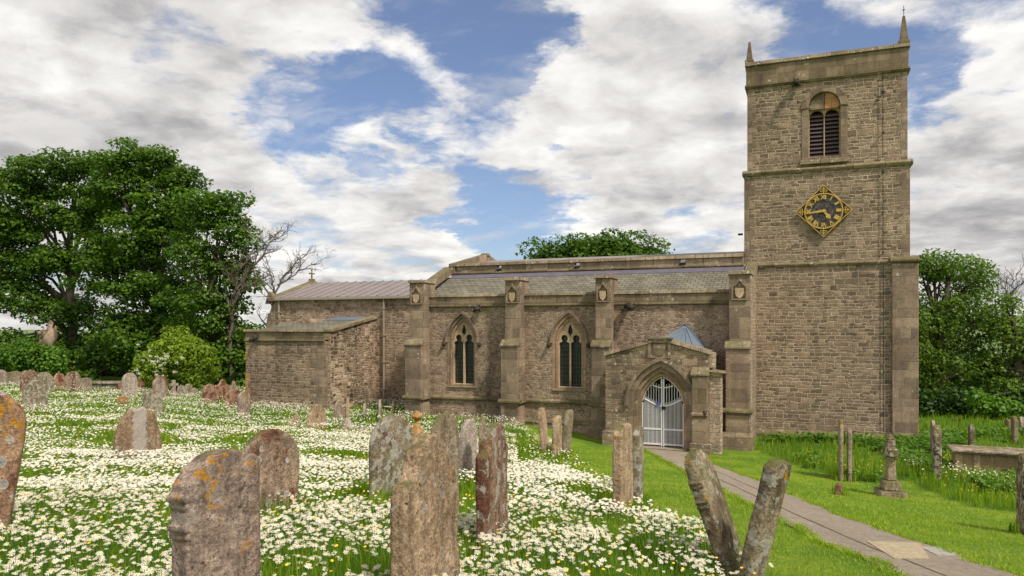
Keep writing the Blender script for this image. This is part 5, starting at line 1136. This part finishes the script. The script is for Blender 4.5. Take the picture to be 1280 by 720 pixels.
tree('dense low tree in the shade under the left sycamores', 175, 58, [(60, 455, 70, 30), (130, 440, 70, 45), (200, 440, 80, 50), (280, 445, 60, 45), (250, 470, 80, 20), (100, 472, 80, 16)],
     M['leaf_syc'], 6., .38, .4, 1.4, seed=43, group=T_, limbs=6, cover=.8)
# shrubs
B_g = 'bushes along the churchyard edge'
sh = tree('bright yellow-green elder shrub with small white flower heads behind the far stones', 222, 41, [(222, 445, 36, 34), (195, 452, 28, 26), (250, 455, 24, 26), (225, 428, 22, 18), (205, 470, 34, 16), (245, 472, 28, 14)],
     M['leaf_light'], 26., .15, .12, .55, seed=51, name='shrub', group=B_g, flat_=.8, cover=.9, limbs=14, cat='shrub', up=.3)
tree('mid-green bush at the far left behind the row of gravestones', 25, 44, [(10, 452, 30, 22), (45, 452, 28, 20), (70, 455, 18, 18), (-20, 450, 30, 26), (62, 440, 12, 12), (30, 440, 24, 12)],
     M['leaf_bush'], 24., .16, .12, .55, seed=53, name='shrub', group=B_g, flat_=.8, cover=.9, limbs=10, cat='shrub', up=.35)
tree('small weedy bush in the long grass at the right under the ash', 1240, 34.5, [(1240, 512, 20, 13), (1218, 518, 16, 10), (1262, 515, 16, 12)],
     M['leaf_bush'], 20., .16, .1, .5, seed=55, name='shrub', group=B_g, flat_=.8, cover=.9, limbs=8, cat='shrub', up=.35)
# flower heads of the elder
r = np.random.default_rng(5); P = []; s = 41/FPX
for i in range(24):
    ex, ey = 218+r.normal()*13, 452+r.normal()*11
    base = np.array([CS, SN, 0])*(ex-640)*s+np.array([-SN, CS, 0])*(41-1.7-r.random()*.3)+np.array([0, 0, CZ-(ey-HY)*s])
    P.append(base+np.c_[r.normal(size=(22, 2))*.05, r.normal(size=22)*.035])
P = np.concatenate(P); Nn = np.tile([0, -.5, .9], (len(P), 1))+r.normal(size=P.shape)*.2; Nn /= np.linalg.norm(Nn, axis=1, keepdims=True); t, b = rot_frames(Nn, r)
co = np.stack([P-t*.025, P-b*.025, P+t*.025, P+b*.025], 1).reshape(-1, 3); link('flower_heads', np_mesh('flower_heads', co, np.full(len(P), 4), np.arange(len(co))), M['petal'], sh)
# broken pale trunk in the left bush
def taper_stump(px, fp, top, label):
    x, y = at_depth(px, fp); z = g(x, y); zt = CZ-(top-HY)*fp/FPX; mb = MB(); H = zt-z
    n = 14; rings = 12; vs = []; rr = random.Random(4)
    for i in range(rings+1):
        f = i/rings
        for k in range(n):
            w = 2*PI*k/n; rad = (.26+.34*f)*(1+.22*math.sin(w*3+f*4)+.12*math.sin(w*5+1)); rad *= 1-.25*max(0, f-.85)/.15
            zz = f*H; 
            if f > .7: zz += (f-.7)/.3*(.55*math.sin(w+.4)+.25*math.sin(w*4))
            vs.append((rad*math.cos(w)+f*.35, rad*math.sin(w)*.8, zz-.2))
    fs = [(i*n+k, i*n+(k+1) % n, (i+1)*n+(k+1) % n, (i+1)*n+k) for i in range(rings) for k in range(n)]; fs.append(tuple(range(rings*n, rings*n+n)))
    mb.add(vs, fs); [mb.tube([(.3*math.cos(w), .25*math.sin(w), H*.85), (.3+.42*math.cos(w), .3*math.sin(w), H*(.97+.06*math.sin(w*3)))], [.13, .02], 5) for w in (0.3, 1.5, 2.6, 3.9, 5.2)]
    mb.v = [tuple(Vector(v)*(1+0*v[2])+Vector((mnoise.noise(Vector(v)*2.3), mnoise.noise(Vector(v)*2.3+Vector((9, 0, 0))), mnoise.noise(Vector(v)*3+Vector((0, 7, 0)))*1.5))*.22) for v in mb.v]
    o = mb.build('dead_tree', M['palewood'], None, True); o.location = (x, y, z); tag(o, label, 'dead tree')
taper_stump(55, 45.2, 409, 'pale splintered dead trunk standing up out of the left bush')
# bare dead trees behind the chancel
def bare(label, px, fp, segs, seed, r0):
    """segs: main limbs as pixel polylines at the tree's distance; twigs branch off them at random"""
    s = fp/FPX; X0, Y0 = at_depth(px, fp); z0 = g(X0, Y0); root = tag(empty('bare_tree', (X0, Y0, z0)), label, 'bare tree', 'bare trees behind the chancel'); rr = random.Random(seed)
    R_ = Vector((CS, SN, 0)); F_ = Vector((-SN, CS, 0)); P3 = lambda p, d=0: R_*(p[0]-640)*s+F_*(fp+d)+Vector((0, 0, CZ-(p[1]-HY)*s))
    mb = MB()
    def grow(a, d, L, rad, lvl):
        pts = [a]; q = a; dd = d.normalized(); n = 5; rads = [rad]
        for i in range(n):
            dd = (dd+Vector((rr.gauss(0, .22), rr.gauss(0, .22), rr.gauss(.04, .18)))).normalized(); q = q+dd*L/n; pts.append(q); rads.append(rad*(1-.75*(i+1)/n)+.004)
        mb.tube(pts, rads, 5 if rad > .03 else 4, cap=False)
        if lvl > 0:
            for i in range(1, n+1):
                for _ in range(1):
                    if rr.random() < .25: continue
                    side = Vector((rr.gauss(0, 1), rr.gauss(0, 1), rr.gauss(.3, .7))).normalized(); grow(pts[i], (dd*.9+side*.9), L*rr.uniform(.4, .65), rads[i]*.65, lvl-1)
    for seg, ra in segs:
        d0 = 0; pts = []; off = rr.uniform(-1.5, 1.5)
        for i, p in enumerate(seg): pts.append(P3(p, off*i/len(seg)))
        fine = [];
        for i in range(len(pts)-1):
            for k in range(3): fine.append(pts[i].lerp(pts[i+1], k/3)+Vector((rr.gauss(0, .05), rr.gauss(0, .05), rr.gauss(0, .05))))
        fine.append(pts[-1]); n = len(fine); rads = [ra*(1-.82*i/(n-1)) for i in range(n)]; mb.tube(fine, rads, 7)
        for i in range(2, n):
            d = (fine[i]-fine[i-1]).normalized()
            for _ in range(1):
                side = Vector((rr.gauss(0, 1), rr.gauss(0, .8), rr.gauss(.35, .8))).normalized(); grow(fine[i], d*.8+side, rr.uniform(.5, 1.3)*(1+.3*(1-i/n)), rads[i]*.55+.008, 2)
    mb.build('branches', M['deadwood'], root, True); return root
bare('leafless reddish-grey tree reaching out of the right side of the left trees', 292, 46, [([(290, 480), (288, 420), (290, 380), (296, 345), (304, 310), (312, 285)], .13), ([(292, 372), (305, 345), (322, 325), (336, 300), (352, 292)], .10), ([(298, 340), (310, 318), (330, 302), (345, 300)], .07), ([(290, 385), (300, 362), (315, 355), (330, 348)], .08), ([(289, 400), (280, 360), (272, 330), (268, 300)], .1)], 5, .2)
bare('leafless tree fanning out above the east end of the chancel roof', 335, 50, [([(336, 470), (336, 410), (342, 372), (352, 350), (366, 332), (384, 318)], .11), ([(343, 368), (338, 345), (334, 330)], .07), ([(348, 356), (362, 345), (378, 334), (392, 328)], .07), ([(340, 375), (328, 352), (318, 340)], .06)], 9, .16)
bare('thin dead branches poking above the right-hand trees', 1252, 38.5, [([(1252, 500), (1252, 430), (1250, 390), (1252, 365), (1255, 350)], .09), ([(1252, 400), (1262, 380), (1272, 368)], .05)], 14, .1)['group'] = 'bare trees around the churchyard'
# trunk at the right edge
# ------------------------------------------------------------------ grass and daisies
def vnoise(x, y, s, seed=0):
    """smooth value noise, vectorised"""
    r_ = np.random.default_rng(seed); tab = r_.random((256, 256)); u = x/s+100; v = y/s+100; iu = np.floor(u).astype(int); iv = np.floor(v).astype(int); fu = u-iu; fv = v-iv
    fu = fu*fu*(3-2*fu); fv = fv*fv*(3-2*fv); T = lambda a, b: tab[a % 256, b % 256]
    return (T(iu, iv)*(1-fu)+T(iu+1, iv)*fu)*(1-fv)+(T(iu, iv+1)*(1-fu)+T(iu+1, iv+1)*fu)*fv
def scatter(fp0, fp1, dens, r, margin=1.16):
    """uniform points on the ground in a slice of the view cone"""
    h0 = 640/FPX*margin; A = h0*(fp1**2-fp0**2); n = int(A*dens); fp = np.sqrt(fp0**2+(fp1**2-fp0**2)*r.random(n)); k = (r.random(n)*2-1)*h0
    X = k*fp*CS-fp*SN; Y = k*fp*SN+fp*CS; return X, Y, fp
BUILD = [(-17.2, -2.0, 29.0, 42), (-26.0, -21.0, 29.0, 42), (-28.3, -16, 33.5, 42), (-2.9, 3.9, 32.7, 40), (-7.3, -2.9, 27.1, 30)]
def clear(X, Y):
    ok = ~in_poly(X, Y, PATHP)
    for a, b, c, d in BUILD: ok &= ~((X > a) & (X < b) & (Y > c) & (Y < d))
    return ok & (Y < 48)
def blades(X, Y, H, Wd, r, lean=.35):
    n = len(X); Z = gv(X, Y); a = r.random(n)*2*PI; la = r.random(n)*2*PI; L = H*lean*r.random(n)*1.6
    dx, dy = np.cos(a)*Wd/2, np.sin(a)*Wd/2; lx, ly = np.cos(la)*L, np.sin(la)*L
    z = np.zeros(n)
    co = np.stack([np.stack([X-dx, Y-dy, Z-.02], 1), np.stack([X+dx, Y+dy, Z-.02], 1), np.stack([X+dx*.8+lx*.35, Y+dy*.8+ly*.35, Z+H*.6], 1), np.stack([X-dx*.8+lx*.35, Y-dy*.8+ly*.35, Z+H*.6], 1), np.stack([X+lx, Y+ly, Z+H], 1)], 1).reshape(-1, 3)
    b = np.arange(n)*5; idx = np.stack([b, b+1, b+2, b+3, b+3, b+2, b+4], 1).ravel(); fn = np.tile([4, 3], n); return co, fn, idx
def merge(parts):
    co = []; fn = []; ix = []; o = 0
    for c, f, i in parts: co.append(c); fn.append(f); ix.append(i+o); o += len(c)
    return np.concatenate(co), np.concatenate(fn), np.concatenate(ix)
r = np.random.default_rng(77)
parts_m = []; parts_l = []
for f0, f1, d, w in ((2.3, 5, 1500, .007), (5, 9, 900, .009), (9, 15, 330, .014), (15, 26, 110, .024), (26, 46, 36, .04)):
    X, Y, fp = scatter(f0, f1, d, r); ok = clear(X, Y); X, Y, fp = X[ok], Y[ok], fp[ok]
    tall = in_poly(X, Y, TALL); mead = in_poly(X, Y, MEADOW); m = (tall | mead) & ((X < 5) | (r.random(len(X)) < .9)); x, y = X[m], Y[m]
    H = (.10+.16*vnoise(x, y, 1.1, 2)+.10*vnoise(x, y, .35, 5))*(.6+.7*r.random(len(x)))*np.where(in_poly(x, y, TALL), np.where(Y[m] > 27, 1.0, 1.4), 1.)
    parts_m.append(blades(x, y, H, w*(.6+.8*r.random(len(x))), r))
    l = ~(tall | mead) & (fp < 26) & (r.random(len(X)) < (.8 if f1 > 9 else .6)); x, y = X[l], Y[l]
    parts_l.append(blades(x, y, .018+.035*r.random(len(x))*(.5+vnoise(x, y, .6, 9)), w*1.0*np.ones(len(x)), r, .9))
# longer tufts left uncut against the foot of every stone
for (sx, sy, sw, sa, st) in PLACED:
    d = math.hypot(sx, sy); n = int(240*max(.4, sw)) if d < 14 else int(110*sw) if d < 26 else 40
    u = (r.random(n)*2-1)*(sw/2+.08); v = np.sign(r.random(n)-.5)*(st/2+.02+.09*r.random(n)); x = sx+u*math.cos(sa)-v*math.sin(sa); y = sy+u*math.sin(sa)+v*math.cos(sa)
    parts_m.append(blades(x, y, .12+.20*r.random(n), (.008+.0009*d)*np.ones(n), r))
c, f, i = merge(parts_m); tag(link('meadow_grass', np_mesh('meadow_grass', c, f, i), M['grass']), 'long uncut green grass between the gravestones and round the tower', 'grass', None, 'stuff')
for PL in (PATH_L, PATH_R):
    A_ = np.array(PL[:-1]); s_ = np.r_[0, np.cumsum(np.hypot(*np.diff(A_, axis=0).T))]; n = 5200; q = r.random(n)*s_[-1]; x = np.interp(q, s_, A_[:, 0]); y = np.interp(q, s_, A_[:, 1]); off = .05*np.sin(q*3.1)+.04*np.sin(q*7.7)
    x = x+off+r.normal(size=n)*.05; y = y+r.normal(size=n)*.05; parts_l.append(blades(x, y, .03+.06*r.random(n), .016*np.ones(n), r, .9))
c, f, i = merge(parts_l); tag(link('lawn_grass', np_mesh('lawn_grass', c, f, i), M['lawn']), 'short mown bright green lawn on both sides of the path', 'lawn', None, 'stuff')
# grass creeping over the path edges
# broad leaves and weeds along the tower and the path edge
X, Y, fp = scatter(17, 30, 34, r); ok = clear(X, Y) & in_poly(X, Y, TALL) & (vnoise(X, Y, 1.6, 31) > .58); X, Y = X[ok], Y[ok]; Z = gv(X, Y); n = len(X)*10
Xw = np.repeat(X, 10)+r.normal(size=n)*.10; Yw = np.repeat(Y, 10)+r.normal(size=n)*.10; Zw = np.repeat(Z, 10)+r.random(n)*.32
P = np.stack([Xw, Yw, Zw], 1); Nn = r.normal(size=P.shape)*.5+np.array([0, 0, 1.]); Nn /= np.linalg.norm(Nn, axis=1, keepdims=True); t, b = rot_frames(Nn, r); S = (.05+.05*r.random(n))[:, None]
co = np.stack([P-t*S, P-b*S*.6, P+t*S, P+b*S*.6], 1).reshape(-1, 3); tag(link('weeds', np_mesh('weeds', co, np.full(n, 4), np.arange(n*4)), M['leaf_bush']), 'leafy weeds growing in clumps in the long grass by the tower', 'weeds', None, 'stuff')
# daisies
def daisy_density(X, Y, fp):
    n1 = vnoise(X, Y, 1.5, 41); n2 = vnoise(X, Y, .5, 42); n3 = vnoise(X, Y, 4.2, 43); n4 = vnoise(X, Y, .18, 44)
    v = .40*n1+.30*n2+.16*n3+.14*n4; return np.clip((v-.40+np.clip((fp-9)/60, 0, .07))/.22, 0, 1)**1.15
EXTRA = [hp([(1075, 600), (1140, 592), (1235, 606), (1279, 616), (1279, 628), (1215, 622), (1150, 606)])]
def daisies(f0, f1, dens, petals, r):
    X, Y, fp = scatter(f0, f1, dens, r); ok = clear(X, Y); X, Y, fp = X[ok], Y[ok], fp[ok]
    mead = in_poly(X, Y, MEADOW); dd = daisy_density(X, Y, fp)*mead
    bare_p = in_poly(X, Y, HOLE1); dd = np.where(bare_p, dd*.05, dd); dd = np.where(in_poly(X, Y, HOLE2), np.maximum(dd, .25)*.5, dd)
    ex = in_poly(X, Y, EXTRA[0]); dd = np.where(ex, .22*(vnoise(X, Y, .7, 61) > .45), dd); dd = np.where(~mead & ~ex, 0, dd)
    k = r.random(len(X)) < dd; X, Y, fp = X[k], Y[k], fp[k]; n = len(X)
    H = (.17+.13*vnoise(X, Y, .9, 2)+.10*r.random(n))*np.where(ex[k], 1.7, 1.); Z = gv(X, Y)+H; C_ = np.stack([X, Y, Z], 1)
    tilt = r.normal(size=(n, 3))*.26; N_ = np.array([.10, -.18, 1.])+tilt; N_[:, 2] = np.abs(N_[:, 2]); N_ /= np.linalg.norm(N_, axis=1, keepdims=True); t, b = rot_frames(N_, r)
    R = .0225*(.50+.75*r.random(n))[:, None]*(1. if f1 < 12 else 1.05)
    co = []; loops = []; fn = []; mi = []; base = 0
    if petals:
        vs = [C_]
        m = petals
        for j in range(m):
            a = 2*PI*j/m; da = PI/m*.78; jj = r.normal(size=(n, 1))*.10; dr = r.uniform(.86, 1.08, size=(n, 1)); dz = r.normal(size=(n, 1))*.10-.06
            for rad, ang, h in ((.25, a-da*.8, 0), (.25, a+da*.8, 0), (1., a+da*.72, 1), (1.08, a, 1), (1., a-da*.72, 1)):
                vs.append(C_+R*rad*(dr if h else 1)*(t*np.cos(ang+jj)+b*np.sin(ang+jj))+N_*R*(.1+dz*h))
        nv = 1+m*5
        for j in range(7):
            a = 2*PI*j/7; vs.append(C_+R*.32*(t*math.cos(a)+b*math.sin(a))+N_*R*.10)
        vs.append(C_+N_*R*.26); cb = nv; nv += 8
        sw = .0022; sx = np.stack([np.ones(n)*sw, np.zeros(n), np.zeros(n)], 1); bot = C_-np.stack([0*H, 0*H, H], 1)+r.normal(size=(n, 3))*np.array([.02, .02, 0]); sb = nv
        vs += [C_-sx, C_+sx, bot+sx, bot-sx]; nv += 4
        V = np.stack(vs, 1); o = (np.arange(n)*nv)[:, None]
        pt = np.concatenate([[1+5*j+q for q in range(5)] for j in range(m)]); cy = np.concatenate([[cb+j, cb+(j+1) % 7, cb+7] for j in range(7)]); st = np.array([sb, sb+1, sb+2, sb+3])
        row = np.concatenate([pt, cy, st]); fr = np.array([5]*m+[3]*7+[4]); mr = np.array([0]*m+[1]*7+[2])
    else:
        m = 6; vs = []
        for j in range(m):
            a = 2*PI*j/m; vs.append(C_+R*(t*math.cos(a)+b*math.sin(a))*r.uniform(.85, 1.1, size=(n, 1)))
        for j in range(3):
            a = 2*PI*j/3; vs.append(C_+R*.36*(t*math.cos(a)+b*math.sin(a))+N_*R*.14)
        V = np.stack(vs, 1); o = (np.arange(n)*9)[:, None]; row = np.array([0, 1, 2, 3, 4, 5, 6, 7, 8]); fr = np.array([6, 3]); mr = np.array([0, 1])
    return V.reshape(-1, 3), np.tile(fr, n), (row[None]+o).ravel(), np.tile(mr, n), n
HOLE1 = hp([(645, 545), (735, 580), (760, 625), (735, 615), (690, 592), (648, 592)])
HOLE2 = hp([(660, 558), (730, 575), (728, 596), (664, 588)])
r = np.random.default_rng(99); acc = []
for a in ((2.4, 9., 360, 11), (9., 15., 320, 0), (15., 25., 190, 0), (25., 44., 95, 0)): acc.append(daisies(*a, r))
print('daisies', [a[4] for a in acc])
c, f, i = merge([a[:3] for a in acc]); mi = np.concatenate([a[3] for a in acc])
tag(link('daisies', np_mesh('daisies', c, f, i, mi), [M['petal'], M['yellow'], M['stem']]), 'thick carpet of white ox-eye daisies flowering among the gravestones', 'daisies', None, 'stuff')
# buttercups and seeding dock, thinly sown
X, Y, fp = scatter(5, 26, 9, r); ok = clear(X, Y) & (in_poly(X, Y, TALL) | in_poly(X, Y, MEADOW)); X, Y = X[ok], Y[ok]; n = len(X); P = np.stack([X, Y, gv(X, Y)+.22+.14*r.random(n)], 1); Nn = np.tile([0, -.3, 1.], (n, 1))+r.normal(size=(n, 3))*.3; Nn /= np.linalg.norm(Nn, axis=1, keepdims=True); t, b = rot_frames(Nn, r)
co = np.stack([P+.014*(t*math.cos(a)+b*math.sin(a)) for a in np.linspace(0, 2*PI, 6)[:-1]], 1).reshape(-1, 3); tag(link('buttercups', np_mesh('buttercups', co, np.full(n, 5), np.arange(n*5)), M['yellow']), 'tiny yellow buttercups scattered through the long grass', 'buttercups', None, 'stuff')
